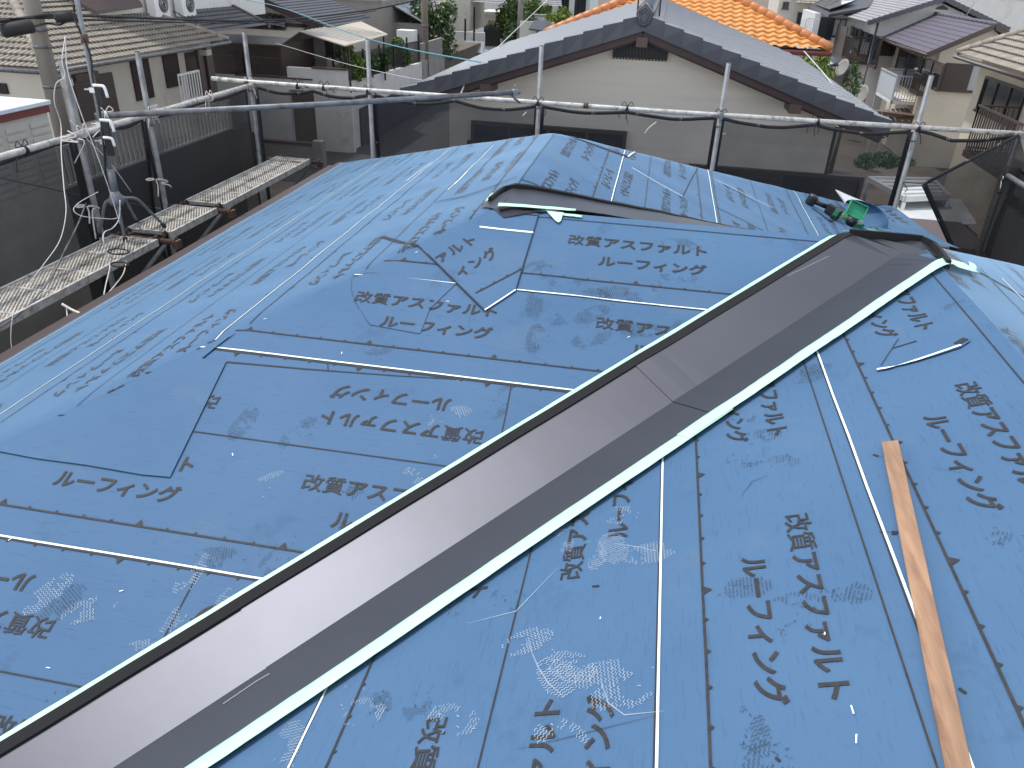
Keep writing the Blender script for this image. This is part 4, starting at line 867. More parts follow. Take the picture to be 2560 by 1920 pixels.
# ================================================================== ground and terraces
def struct(name, mb, m): o = mb.build(name, m); o['kind'] = 'structure'; return o
m = MB(); m.box((-220, -40, GZ-.5), (220, 330, GZ)); struct('ground', m, MT['soil'])
m = MB(); m.box((-12.9, 26, GZ), (-7.2, 120, GZ+.012)); m.box((-60, 27.2, GZ+.004), (-7.2, 32.3, GZ+.016)); struct('road', m, MT['asphalt'])
m = MB(); m.box((-120, 5, GZ), (-11.25, 19.6, -5.5)); m.box((-120, 19.6, GZ), (-14.6, 27.0, -5.5)); struct('terrace_ground', m, MT['soil'])
m = MB(); m.box((-120, 32.75, GZ), (-13.25, 60, -5.35)); struct('terrace_ground', m, MT['soil'])
def face_box(m, ax, c, a, b, d0, d1, mi=0):
    """box on a wall plane: a, b are opposite points on it, d0..d1 metres out from it"""
    if ax == 'y': m.box((a.x, c-d0, a.z), (b.x, c-d1, b.z), mi)
    elif ax == 'x+': m.box((c+d0, a.y, a.z), (c+d1, b.y, b.z), mi)
    else: m.box((c-d0, a.y, a.z), (c-d1, b.y, b.z), mi)
def on(ax, c, q): return oy(q[0], q[1], c) if ax == 'y' else ox(q[0], q[1], c)
def lerp(a, b, t): return a+(b-a)*t
def window(par, ax, c, tl, br, frame='sash_brown', glass='glass', shutter=0, bars=1, px=True, sill=True):
    """a sash window between two corners (pixels of the photograph, or points): frame, panes, and a slatted shutter over the first part of its width"""
    a, b = (on(ax, c, tl), on(ax, c, br)) if px else (Vector(tl), Vector(br))
    if ax == 'y': b.y = a.y
    else: b.x = a.x
    def part(u0, u1, v0, v1): 
        p = Vector((lerp(a.x, b.x, u0), lerp(a.y, b.y, u0), lerp(a.z, b.z, v0))); q = Vector((lerp(a.x, b.x, u1), lerp(a.y, b.y, u1), lerp(a.z, b.z, v1))); return p, q
    W = max(abs(b.x-a.x), abs(b.y-a.y)); Hh = abs(b.z-a.z); fu, fv = .055/W, .055/Hh
    m = MB()
    for r in ((0, 1, 0, fv), (0, 1, 1-fv, 1), (0, fu, fv, 1-fv), (1-fu, 1, fv, 1-fv)): face_box(m, ax, c, *part(*r), -.02, .07)
    for k in range(bars): u = shutter+(1-shutter)*(k+1)/(bars+1); face_box(m, ax, c, *part(u-fu/2, u+fu/2, fv, 1-fv), -.02, .055)
    f = m.build('window', MT[frame], par)
    m = MB(); face_box(m, ax, c, *part(max(fu, shutter), 1-fu, fv, 1-fv), .0, .02); m.build('pane', MT[glass], f)
    if shutter:
        m = MB(); face_box(m, ax, c, *part(0, shutter, 0, 1), .071, .10); n = max(4, int(Hh/.075))
        for k in range(n): face_box(m, ax, c, *part(.02, shutter-.02, (k+.15)/n, (k+.7)/n), .10, .118)
        m.build('shutter', MT[frame], f)
    if sill: m = MB(); face_box(m, ax, c, *part(-fu, 1+fu, 1, 1+fv), .0, .10); m.build('sill', MT[frame], f)
    return f
def slat_shutter(par, ax, c, tl, br, mname='dark_wood', n=16, vert=True):
    a, b = on(ax, c, tl), on(ax, c, br); m = MB(); face_box(m, ax, c, a, b, 0, .05)
    for k in range(n):
        t0, t1 = (k+.1)/n, (k+.65)/n
        if vert: p, q = Vector((lerp(a.x, b.x, t0), lerp(a.y, b.y, t0), a.z)), Vector((lerp(a.x, b.x, t1), lerp(a.y, b.y, t1), b.z))
        else: p, q = Vector((a.x, a.y, lerp(a.z, b.z, t0))), Vector((b.x, b.y, lerp(a.z, b.z, t1)))
        face_box(m, ax, c, p, q, .05, .068)
    return m.build('shutter', MT[mname], par)
def tile_slope(par, mname, A, B, C, D, wave=.17, course=.28, amp=.022, lip=.03, prof='wave', name='roof', per=6, jitter=.006, groove=None):
    """courses of roof tiles over the quad A, B (eave), C, D (top)"""
    A, B, C, D = [Vector(v) for v in (A, B, C, D)]; e = (B-A).normalized(); n = e.cross(D-A).normalized()
    if n.z < 0: n = -n
    H = max((D-A).length, (C-B).length); hl = (D-A)-e*((D-A).dot(e)); H = hl.length; nr = max(2, round(H/course))
    s0 = min(0, (D-A).dot(e)); s1 = max((B-A).length, (C-A).dot(e)); nc = max(2, int((s1-s0)/wave*per)); m = MB(); vs = []; r = random.Random(int(H*100))
    def pr(s):
        k = (s/wave) % 1
        if prof == 'wave': return abs(math.sin(math.pi*k))
        if prof == 's': return .5+.5*math.sin(2*math.pi*k)
        return 1.0 if k < .12 else (.35 if k < .2 else .0)
    for i in range(nr):
        for t, up in ((i/nr, lip), ((i+1)/nr, 0.0)):
            P0, P1 = lerp(A, D, t), lerp(B, C, t); l0, l1 = (P0-A).dot(e), (P1-A).dot(e); base = A+hl*t
            for k in range(nc+1):
                s = min(max(s0+(s1-s0)*k/nc, l0), l1); jj = jitter*noise.noise((math.floor(s/wave)*3.7, i*5.1, 2))
                vs.append(base+e*s+n*(amp*pr(s)+up+jj))
    w_ = nc+1
    for j in range(2*nr-1):
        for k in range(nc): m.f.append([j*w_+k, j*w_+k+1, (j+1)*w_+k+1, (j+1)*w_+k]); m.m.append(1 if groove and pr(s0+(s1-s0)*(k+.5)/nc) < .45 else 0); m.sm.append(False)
    m.v += vs
    return m.build(name, [MT[mname]]+([MT[groove]] if groove else []), par)
def ridge(par, mname, p, q, r=.10, seg=.32, name='ridge_tiles', h=0.02):
    p, q = Vector(p), Vector(q); n = max(1, int((q-p).length/seg)); m = MB()
    for i in range(n):
        a = lerp(p, q, i/n); b = lerp(p, q, (i+1.06)/n); m.tube([a+Vector((0, 0, h)), lerp(a, b, .9)+Vector((0, 0, h)), b+Vector((0, 0, h))], [r*.9, r, r*1.06], 10)
    return m.build(name, MT[mname], par)
def slab(par, name, mname, pts, th):
    """a flat roof or canopy of thickness th under the given upper corners"""
    n = len(pts); pts = [Vector(p) for p in pts]; m = MB(); m.add(pts+[p-Vector((0, 0, th)) for p in pts], [tuple(range(n)), tuple(reversed(range(n, 2*n)))]+[(i, i+n, (i+1) % n+n, (i+1) % n) for i in range(n)], 0)
    return m.build(name, MT[mname], par)
def boxp(par, name, mname, lo, hi, bevel=0): m = MB(); m.box(lo, hi); return m.build(name, MT[mname], par, bevel=bevel)
def gable_prism(par, name, mname, x0, x1, y0, y1, zb, ze, zr, along='y'):
    """walls with a gable: ridge along y or x"""
    m = MB()
    if along == 'y':
        xm_ = (x0+x1)/2; sec = [(x0, zb), (x1, zb), (x1, ze), (xm_, zr), (x0, ze)]; vs = [(x, y0, z) for x, z in sec]+[(x, y1, z) for x, z in sec]
    else:
        ym = (y0+y1)/2; sec = [(y0, zb), (y1, zb), (y1, ze), (ym, zr), (y0, ze)]; vs = [(x1, y, z) for y, z in sec]+[(x0, y, z) for y, z in sec]
    m.add(vs, [(0, 1, 2, 3, 4), (9, 8, 7, 6, 5)]+[(i, i+5, (i+1) % 5+5, (i+1) % 5) for i in range(5)])
    return m.build(name, MT[mname], par)
def railing(par, mname, p, q, h, n, r=.012, name='railing', top=True, square=False):
    p, q = Vector(p), Vector(q); m = MB(); up_ = Vector((0, 0, h))
    for i in range(n+1): a = lerp(p, q, i/n); m.bar(a, a+up_, r*2, r*2, upv=(q-p).normalized())
    m.bar(p+up_, q+up_, r*3.4, r*3.4); m.bar(p+up_*.06, q+up_*.06, r*2.4, r*2.4)
    return m.build(name, MT[mname], par)
def foliage(name, label, c, R, n, leaf, mname, trunk=True, cat='tree', group=None, clumps=9, seed=0, m2=None, ground=GZ, flowers=0):
    r = random.Random(seed); c = Vector(c); t = thing(name, label, cat, (c.x, c.y, ground), group); R = Vector(R)
    cs = []
    for i in range(clumps):
        d = Vector((r.gauss(0, 1), r.gauss(0, 1), r.gauss(0, .8))).normalized()*r.uniform(.35, .85); cs.append((c+Vector((d.x*R.x, d.y*R.y, d.z*R.z)), r.uniform(.32, .55)))
    m = MB()
    def leafq(p, s, mi):
        a = Vector((r.gauss(0, 1), r.gauss(0, 1), r.gauss(0, .7))).normalized(); b = a.orthogonal().normalized(); b = (Matrix.Rotation(r.uniform(0, 6.3), 3, a) @ b); k = a.cross(b)
        m.add([p-b*s, p+k*s*.5, p+b*s, p-k*s*.5], [(0, 1, 2, 3)], mi)
    for i in range(n):
        cc, k = r.choice(cs); d = Vector((r.gauss(0, 1), r.gauss(0, 1), r.gauss(0, 1))); d = d.normalized()*(r.random()**.4)
        leafq(cc+Vector((d.x*R.x*k, d.y*R.y*k, d.z*R.z*k)), leaf*r.uniform(.6, 1.3), 1 if (m2 and r.random() < .35) else 0)
    for i in range(flowers):
        cc, k = r.choice(cs); d = Vector((r.gauss(0, 1), r.gauss(0, 1), r.gauss(0, 1))).normalized(); p = cc+Vector((d.x*R.x*k, d.y*R.y*k, d.z*R.z*k)); 
        for z in range(3): leafq(p+Vector((r.uniform(-.04, .04), r.uniform(-.04, .04), r.uniform(-.04, .04))), leaf*1.0, 2)
    m.build('crown', [MT[mname], MT[m2 or mname], MT['flower']], t)
    if trunk:
        m = MB(); b = Vector((c.x, c.y, ground)); m.tube([b, lerp(b, c, .5)+Vector((.06, .03, 0)), c], [.10, .075, .04], 8)
        for cc, k in cs[:5]: m.tube([lerp(b, c, .55), lerp(lerp(b, c, .7), cc, .6), cc], [.05, .035, .015], 6)
        m.build('trunk', MT['bark'], t)
    return t
# ================================================================== left: beige tiled house
G1 = -5.5
h1 = thing('house', 'cream house with weathered beige wavy tile roof and brown shutters behind the utility pole', 'house', (-19, 23, G1))
ex, ey0, ey1, ez = -15.0, 18.1, 27.1, -2.80; k = 4.4; pz = .37
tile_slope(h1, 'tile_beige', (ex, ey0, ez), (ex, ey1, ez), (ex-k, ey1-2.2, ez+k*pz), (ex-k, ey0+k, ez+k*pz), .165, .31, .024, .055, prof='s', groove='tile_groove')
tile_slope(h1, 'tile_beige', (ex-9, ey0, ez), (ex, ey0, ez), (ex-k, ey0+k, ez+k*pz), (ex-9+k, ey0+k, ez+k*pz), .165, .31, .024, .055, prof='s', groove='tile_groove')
ridge(h1, 'tile_beige', (ex, ey0, ez), (ex-k, ey0+k, ez+k*pz), .13, .34); ridge(h1, 'tile_beige', (ex, ey1, ez+.02), (ex-2.1, ey1-1.05, ez+2.1*pz+.02), .09, .31)
wx, wy = ex-.55, ey0+.55
boxp(h1, 'wall', 'stucco_cream', (ex-8.4, wy, G1), (wx, ey1-.3, ez-.06))
m = MB(); m.tube([(ex+.05, ey0-.1, ez-.05), (ex+.05, ey1, ez-.05)], .055, 8); m.tube([(ex-9, ey0-.07, ez-.05), (ex, ey0-.07, ez-.05)], .055, 8); m.build('gutter', MT['steel_dark'], h1)
for tl, br in (((322, 152), (384, 242)), ((402, 133), (452, 212))): slat_shutter(h1, 'x+', wx, tl, br, 'dark_wood', 14)
sd = slat_shutter(h1, 'x+', wx, (178, 198), (296, 283), 'brown_metal', 22, False)
boxp(h1, 'shutter_box', 'brown_metal', (wx, on('x+', wx, (178, 192)).y, on('x+', wx, (178, 186)).z), (wx+.14, on('x+', wx, (235, 180)).y, on('x+', wx, (178, 204)).z))
slat_shutter(h1, 'y', wy, (-30, 205), (24, 235), 'dark_wood', 12)
boxp(h1, 'eave_bracket', 'stucco_cream', (wx, wy+.1, ez-.5), (wx+.35, wy+.5, ez-.32)); boxp(h1, 'eave_bracket', 'stucco_cream', (wx, ey1-1.3, ez-.38), (wx+.4, ey1-1.0, ez-.2))
# upper storey of the same house
UX = -17.2
boxp(h1, 'upper_wall', 'stucco_white', (-28, 23.6, -2.4), (UX, 34.5, 4.2))
slab(h1, 'flashing', 'brown_metal', [ox(150, -20, UX+.25), ox(238, 27, UX+.55), ox(356, 10, UX+.3), ox(330, -25, UX+.1)], .10)
tile_slope(h1, 'tile_black', (UX+1.5, 27.4, -2.62), (UX+1.5, 31.6, -2.62), (UX+.02, 31.6, -2.0), (UX+.02, 27.4, -2.0), .25, .25, .03, .03, 's'); slab(h1, 'verge_board', 'brown_metal', [(UX+.02, 31.6, -1.93), (UX+1.5, 31.6, -2.55), (UX+1.5, 31.8, -2.55), (UX+.02, 31.8, -1.93)], .16)
for px, s in ((384, 1.0), (452, .95)):
    p = on('x+', UX+.1, (px, 13)); t = thing('air_conditioner', 'white air conditioner on legs, %s on the upper wall of the beige tiled house' % ('nearer one' if px < 400 else 'farther one'), 'air conditioner', p)
    boxp(t, 'casing', 'white_paint', (p.x, p.y-.42, p.z-.35), (p.x+.32, p.y+.42, p.z+.45), .02)
    m = MB(); m.tube([(p.x+.321, p.y+.08, p.z+.05), (p.x+.335, p.y+.08, p.z+.05)], .27, 20); g = m.build('fan_grille', MT['sash_black'], t)
    m = MB(); [m.ring((p.x+.34, p.y+.08, p.z+.05), (1, 0, 0), rr, .008, 20, 5) for rr in (.09, .16, .23)]; m.build('guard', MT['alum'], g)
    for dy in (-.35, .35): m = MB(); m.bar((p.x+.1, p.y+dy, p.z-.35), (p.x+.3, p.y+dy, p.z-.8), .05, .05); m.build('leg', MT['alum'], t)
# entrance recess with brown posts and white railing at the far end
for px in (500, 520): p = on('x+', wx+.3, (px, 180)); m = MB(); m.bar((p.x, p.y, G1), (p.x, p.y, ez-.1), .12, .12); m.build('porch_post', MT['brown_panel'], h1)
boxp(h1, 'recess', 'brown_panel', (wx-.02, on('x+', wx, (462, 150)).y, G1), (wx+.02, ey1-.28, ez-.25))
t = thing('railing', 'white railing beside the brown porch post of the beige tiled house', 'railing', on('x+', wx+.5, (460, 245))); a, b = on('x+', wx+.5, (455, 250)), on('x+', wx+.5, (506, 240)); railing(t, 'white_paint', (a.x, a.y, a.z-.1), (a.x, b.y, a.z-.1), .85, 8, .018)
# fence of pale slats on its dark wall
t = thing('slat_fence', 'pale vertical slat fence on the dark wall below the beige tiled house', 'fence', (-11, 16.5, -4.15))
m = MB(); y = 13.0
while y < 19.4: m.box((-11.015, y, -4.13), (-10.985, y+.085, -3.42)); y += .16
m.box((-11.03, 13.0, -4.15), (-10.97, 19.4, -4.10)); m.box((-11.03, 13.0, -3.44), (-10.97, 19.4, -3.38)); m.build('slats', MT['alum'], t)
for y in (13.0, 14.6, 16.2, 17.8, 19.38): boxp(t, 'post', 'alum', (-11.04, y-.03, -4.15), (-10.96, y+.03, -3.36))
boxp(None, 'x', 'concrete', (0, 0, -9), (.1, .1, -8.9)) if False else None
t = thing('retaining_wall', 'dark stained retaining wall under the pale slat fence', 'wall', (-11.1, 16, GZ)); boxp(t, 'wall', 'retaining_dark', (-11.24, 5, GZ), (-10.93, 19.6, -4.155))
# prefab shed
t = thing('storage_shed', 'pale embossed panel shed with light blue flat roof left of the utility pole', 'shed', (-9.3, 7, GZ)); sx, sy1 = -7.9, ox(127, 252, -7.9).y
boxp(t, 'wall', 'shed_panel', (-10.7, 3.5, GZ), (sx-.06, sy1-.05, -1.98)); boxp(t, 'fascia', 'fascia_red', (-10.75, 3.45, -1.98), (sx-.03, sy1-.02, -1.885)); boxp(t, 'roof', 'roof_pale_blue', (-10.8, 3.4, -1.885), (sx, sy1, -1.83), .01)
m = MB(); y = 4.0
while y < sy1-.3:
    for k in range(9): z = -2.10-.092*k; m.box((sx-.06, y, z-.035), (sx-.044, y+.34, z+.03))
    y += .42
m.build('embossed_panels', MT['shed_panel'], t, bevel=.008)
# utility poles
t = thing('utility_pole', 'stained concrete utility pole in front of the beige tiled roof', 'utility pole', (-13.0, 15.7, G1))
m = MB(); m.tube([(-13.0, 15.7, G1), (-13.03, 15.7, 1.5)], [.19, .155], 20); m.build('shaft', MT['pole_concrete'], t)
for z in (-1.62, -1.95, -2.75): m = MB(); m.tube([(-13.01, 15.7, z-.03), (-13.01, 15.7, z+.03)], .187, 20); m.build('steel_band', MT['steel_dark'], t)
t = thing('utility_pole', 'brown utility pole in front of the white flowering tree', 'utility pole', (-13.1, 45, GZ)); m = MB(); m.tube([(-13.1, 45, GZ), (-13.1, 45, 1.2)], [.20, .16], 16); m.build('shaft', MT['pole_brown'], t)
for z in (-3.3, -4.7): m = MB(); m.tube([(-13.1, 45, z-.04), (-13.1, 45, z+.04)], .20, 16); m.build('steel_band', MT['steel_dark'], t)
p = oy(1300, 60, 52); t = thing('utility_pole', 'slim grey utility pole left of the clipped hedge', 'utility pole', (p.x, 52, GZ)); m = MB(); m.tube([(p.x, 52, GZ), (p.x, 52, 1.5)], [.19, .15], 14); m.build('shaft', MT['pole_concrete'], t)
boxp(t, 'step_bolt', 'steel_dark', (p.x-.25, 51.9, -2.2), (p.x+.25, 52.1, -2.1))
# overhead cables
def cable(label, pts, r=.018, extra=()):
    pts = [Vector(p) for p in pts]; t = thing('overhead_cable', label, 'cable', pts[0]); m = MB(); m.tube(curve_pts(pts, 8), r, 6); m.build('line', MT['black_cord'], t)
    for a, b, rr in extra: m = MB(); m.tube([Vector(a), lerp(Vector(a), Vector(b), .06), lerp(Vector(a), Vector(b), .94), Vector(b)], [rr*.6, rr, rr, rr*.6], 12); m.build('splice_closure', MT['black_rubber'], t)
Y_ = lambda px, py, y: oy(px, py, y)
cable('thick black overhead cable with splice boxes passing the concrete pole', [Y_(-40, 58, 14), Y_(60, 46, 15), Y_(120, 38, 15.5), Y_(200, 39, 17), Y_(330, 43, 20), Y_(490, 50, 25), Y_(640, 52, 30), Y_(790, 42, 36), Y_(940, 22, 43), Y_(1066, -5, 45)], .035, [(Y_(2, 78, 14.4), Y_(84, 64, 14.9), .13), (Y_(137, 44, 15.3), Y_(184, 40, 15.6), .10)])
cable('thinner black overhead cable just under the thick one', [Y_(-40, 50, 14.2), Y_(120, 45, 15.6), Y_(330, 53, 20.2), Y_(640, 57, 30.2), Y_(800, 48, 36), Y_(940, 27, 43)], .02)
cable('black cable joining the dark splice boxes at the concrete pole', [Y_(84, 66, 14.9), Y_(120, 58, 15.5), Y_(150, 62, 15.4), Y_(184, 42, 15.6), Y_(200, 60, 16)], .02)
wire('blue_wire', 'thin blue wire sagging across the street to the grey gable roof', [Y_(560, -10, 24), Y_(700, 18, 22), Y_(880, 84, 19), Y_(1010, 120, 16), Y_(1210, 157, 13)], .012, 'blue_wire', 'wire')
wire('service_wire', 'thin pale service wire running from the hedge down to the gable roof', [Y_(1375, -6, 30), Y_(1280, 84, 22), Y_(1190, 175, 14), Y_(1165, 205, 12.2), Y_(1152, 235, 11.9)], .012, 'pale_wire', 'wire')
wire('service_wire', 'thin wire with clips over the right slope of the gable roof', [Y_(2010, 128, 20), Y_(2060, 185, 17), Y_(2100, 235, 14.5), Y_(2140, 275, 13), Y_(2165, 300, 12.2)], .012, 'pale_wire', 'wire')
wire('service_wire', 'faint grey wire over the garden wall and lean-to', [Y_(690, 108, 28), Y_(860, 158, 24), Y_(1000, 190, 20), Y_(1110, 210, 16)], .008, 'pale_wire', 'wire')
# ================================================================== lean-to, garden wall, black tiled house
t = thing('lean_to', 'dark brown panelled lean-to with a sloping translucent roof', 'shed', (-18, 35, -5.35)); cx = -16.2
boxp(t, 'front_panel', 'brown_panel', (-19.9, 33.5, -5.35), (cx-.06, 33.56, -3.56)); boxp(t, 'side_panel', 'brown_metal', (cx-.06, 33.5, -5.35), (cx, 37.2, -3.5)); boxp(t, 'back_panel', 'brown_panel', (-19.9, 37.2, -5.35), (cx, 37.3, -3.0))
slab(t, 'roof', 'lean_to_roof', [(-20.1, 33.3, -3.5), (cx+.1, 33.3, -3.5), (cx+.1, 37.3, -2.75), (-20.1, 37.3, -2.75)], .05)
for z in (-4.05, -4.75): m = MB(); [m.ball((-19.8+.13*i, 33.48, z), .012, n=6, m=4) for i in range(28)]; m.build('bolt_row', MT['alum'], t)
boxp(t, 'corner_post', 'brown_metal', (cx-.08, 33.42, -5.35), (cx+.06, 33.5, -3.5)); boxp(t, 'rail', 'brown_metal', (cx, 33.5, -4.5), (cx+.03, 37.2, -4.4)); boxp(t, 'door', 'dark_wood', (-18.4, 33.45, -5.3), (-18.0, 33.5, -3.9))
t = thing('garden_wall', 'white stepped garden wall with a dark opening, seen through the mesh', 'wall', (-16, 32.6, GZ)); zt = -4.2; dx0, dx1 = oy(732, 330, 32.5).x, oy(792, 330, 32.5).x
dz = -5.15
boxp(t, 'wall', 'block_white', (-19.6, 32.5, GZ), (dx0, 32.75, -4.72)); boxp(t, 'wall', 'block_white', (dx0, 32.5, dz), (-14.4, 32.75, -4.25)); boxp(t, 'wall', 'block_white', (dx1, 32.5, GZ), (-12.75, 32.75, dz)); boxp(t, 'wall', 'block_white', (-14.4, 32.5, dz), (-12.9, 32.75, zt)); boxp(t, 'recess', 'retaining_dark', (dx0, 33.3, GZ), (dx1, 33.4, dz))
boxp(t, 'coping', 'brown_metal', (-17.9, 32.46, -4.72), (-14.4, 32.8, -4.66)); boxp(t, 'coping', 'brown_metal', (-14.4, 32.46, -4.25), (-12.85, 32.8, -4.19))
t = thing('low_wall', 'low dark block wall with end posts seen through the mesh before the white wall', 'wall', (-14, 30, GZ)); a, b = oz(655, 408, GZ), oz(800, 412, GZ); boxp(t, 'wall', 'stucco_taupe', (a.x, a.y, GZ), (b.x, a.y+.2, GZ+.85)); boxp(t, 'coping', 'brown_metal', (a.x, a.y-.03, GZ+.85), (b.x, a.y+.23, GZ+.95)); boxp(t, 'end_post', 'stucco_taupe', (b.x, a.y-.1, GZ), (b.x+.4, a.y+.3, GZ+1.05)); boxp(t, 'end_post', 'retaining_dark', (a.x-.3, a.y-.1, GZ), (a.x, a.y+.3, GZ+1.2))
t = thing('garden_wall', 'white wall along the lane topped by a black iron fence, beside the shrubs', 'wall', (-13, 38, GZ))
m = MB(); m.hexa([(-13.25, 32.8, GZ), (-13, 32.8, GZ), (-13, 44.0, GZ), (-13.25, 44.0, GZ)], [(-13.25, 32.8, -4.75), (-13, 32.8, -4.75), (-13, 44.0, -5.1), (-13.25, 44.0, -5.1)]); m.build('wall', MT['block_white'], t)
m = MB(); m.hexa([(-13.23, 44.0, GZ), (-12.95, 44.0, GZ), (-12.95, 48.6, GZ), (-13.23, 48.6, GZ)], [(-13.23, 44, -5.0), (-12.95, 44, -5.0), (-12.95, 48.6, -5.15), (-13.23, 48.6, -5.15)]); m.build('wall', MT['concrete'], t)
boxp(t, 'upper_panel', 'stucco_taupe', (-13.2, 44.1, -5.1), (-13.05, 48.5, -4.15)); boxp(t, 'dark_base', 'retaining_dark', (-13.0, 34, GZ), (-12.92, 48.6, -6.0))
t = thing('iron_fence', 'black iron bar fence on the white lane wall, shrubs behind it', 'fence', (-13.1, 38, -4.8)); railing(t, 'sash_black', (-13.1, 32.9, -4.74), (-13.1, 43.9, -5.05), 1.05, 74, .014, 'bars')
for i in range(6): y = 33+i*2.15; boxp(t, 'post', 'sash_black', (-13.14, y-.03, -5.0), (-13.06, y+.03, -3.65))
for px, py, Y, Rr, sd, mn in ((870, 165, 33.8, (.8, .9, .85), 1, 'leaf_mid'), (905, 155, 35.5, (.8, 1.0, .8), 2, 'leaf_dark'), (940, 160, 37.5, (.8, .9, .9), 3, 'leaf_mid'), (1002, 130, 41.5, (.8, 1, .75), 4, 'leaf_mid'), (985, 150, 41, (.6, .8, .7), 5, 'leaf_dark')):
    c = oy(px, py, Y); foliage('shrub', {1: 'green shrub at the near corner of the iron fence', 2: 'dark green shrub behind the iron fence, second from its corner', 3: 'green shrub with twigs just left of the grey scaffold post', 4: 'bright green shrub at the far end of the iron fence', 5: 'small dark shrub under the terrace post'}[sd], c, Rr, 2200, .07, mn, True, 'shrub', 'shrubs behind the iron fence', 8, sd, 'leaf_lime' if sd in (1, 4) else 'leaf_mid', -5.35)
c = oy(1085, 75, 50); foliage('flowering_tree', 'tree with white blossom clusters behind the brown utility pole', c, (1.6, 1.4, 1.7), 5200, .10, 'leaf_mid', True, 'tree', None, 12, 11, 'leaf_dark', GZ, 160)
c = oy(1050, 78, 51); foliage('broadleaf_tree', 'dark green tree left of the brown utility pole', c, (.9, 1.0, 1.9), 3000, .10, 'leaf_dark', True, 'tree', None, 9, 12, 'leaf_mid')
t = thing('house', 'house with a glossy black tiled gable roof above the grey terrace', 'house', (-18, 39, -5.35)); ze = -2.95; X0 = -15.0; ya_, yb2 = 36.0, 42.2; run = 5.2
tile_slope(t, 'tile_black', (X0, ya_, ze), (X0, yb2, ze), (X0-run, yb2, ze+run*.36), (X0-run, ya_, ze+run*.36), .26, .25, .035, .035, 's')
slab(t, 'verge_board', 'dark_wood', [(X0-.05, ya_-.06, ze+.02), (X0-.05, ya_+.06, ze+.02), (X0-run, ya_+.06, ze+run*.36+.02), (X0-run, ya_-.06, ze+run*.36+.02)], .3)
boxp(t, 'wall', 'stucco_taupe', (-20.5, 37.0, -5.35), (-15.6, 42, ze-.12)); gable_prism(t, 'gable', 'stucco_cream', -24, -15.7, 36.6, 37.0, ze-.3, ze-.12, ze+1.35)
tile_slope(t, 'tile_black', (-22.5, 35.4, -2.35), (-16.8, 35.4, -3.0), (-17.3, 36.6, -2.6), (-22.5, 36.6, -2.0), .26, .25, .03, .03, 's', name='lower_roof')
a, b = oy(812, 97, 36.95), oy(837, 141, 36.95); window(t, 'y', 36.98, a, b, 'sash_black', 'glass', 0, 0, False)
a, b = oy(850, 100, 36.95), oy(880, 148, 36.95); boxp(t, 'side_wall', 'stucco_cream', (-15.6, 37.0, -5.35), (-15.5, 42, ze-.3)); window(t, 'x+', -15.5, (-15.5, 37.4, -3.6), (-15.5, 39.4, -5.2), 'sash_black', 'glass', 0, 1, False)
t = thing('terrace_canopy', 'pale corrugated terrace canopy on slim posts in front of the black tiled house', 'canopy', (-13.8, 36, -5.35))
slab(t, 'roof', 'poly_roof', [(-15.4, 33.9, -2.95), (-12.75, 32.2, -3.25), (-12.75, 37.6, -3.2), (-14.9, 40, -2.9)], .05)
for i in range(11): y = 33.4+i*.42; m = MB(); m.bar((-15.2, y, -2.92), (-12.8, y-.3, -3.17), .03, .04); m.build('rib', MT['alum'], t)
for y in (32.8, 37.3): m = MB(); m.bar((-12.85, y, -5.2), (-12.85, y, -3.25), .07, .07); m.build('post', MT['sash_black'], t)
t = thing('house', 'large taupe tiled wall house with a glass lean-to roof on its side', 'house', (-19, 52, -5.35)); boxp(t, 'wall', 'stucco_taupe', (-30, 47.5, -5.35), (-16.4, 58, -2.3)); boxp(t, 'upper_wall', 'stucco_taupe', (-30, 50, -2.3), (-17.4, 58, 3)); boxp(t, 'side_wing', 'stucco_taupe', (-16.4, 49.6, -5.35), (-14.6, 56, -3.55))
boxp(t, 'band', 'concrete', (-30, 47.44, -2.36), (-16.35, 47.5, -2.22))
g = slab(t, 'glass_roof', 'glass_pale', [(-16.4, 49.4, -2.55), (-14.5, 49.4, -3.45), (-14.5, 54, -3.45), (-16.4, 54, -2.55)], .06)
for y in (49.4, 50.9, 52.4, 54): m = MB(); m.bar((-16.4, y, -2.52), (-14.5, y, -3.42), .07, .05); m.build('glazing_bar', MT['alum'], g)
window(t, 'x+', -14.6, (-14.6, 51.2, -3.9), (-14.6, 51.9, -5.2), 'sash_black', 'glass', 0, 0, False)
boxp(t, 'water_heater', 'white_paint', (-15.2, 46.4, -5.35), (-14.2, 47.2, -3.7), .03)
t = thing('house', 'white house with silver tiled roof and stepped white balcony walls by the lane', 'house', (-13, 62, GZ)); Yw = 60.0
def rc(name, mat_, q, d=.3, Y=Yw): a, b = oy(*q[0], Y), oy(*q[1], Y); return boxp(t, name, mat_, (a.x, Y, b.z), (b.x, Y+d, a.z))
rc('wall', 'stucco_cream', ((1104, -20), (1168, 80)), 6, 62); rc('wall', 'stucco_white', ((1060, 5), (1110, 100)), 4, 64); rc('parapet', 'stucco_white', ((1110, 84), (1137, 180)), .25); rc('parapet', 'stucco_white', ((1135, 78), (1210, 130)), .3, 61); rc('porch_wall', 'stucco_white', ((1137, 126), (1206, 180)), 2, 60.5)
rc('parapet', 'stucco_white', ((1206, 100), (1252, 150)), .25, 63); rc('garage_wall', 'stucco_white', ((1204, 30), (1252, 66)), 3, 70); rc('garage_roof', 'white_paint', ((1200, 28), (1256, 38)), 3.5, 69)
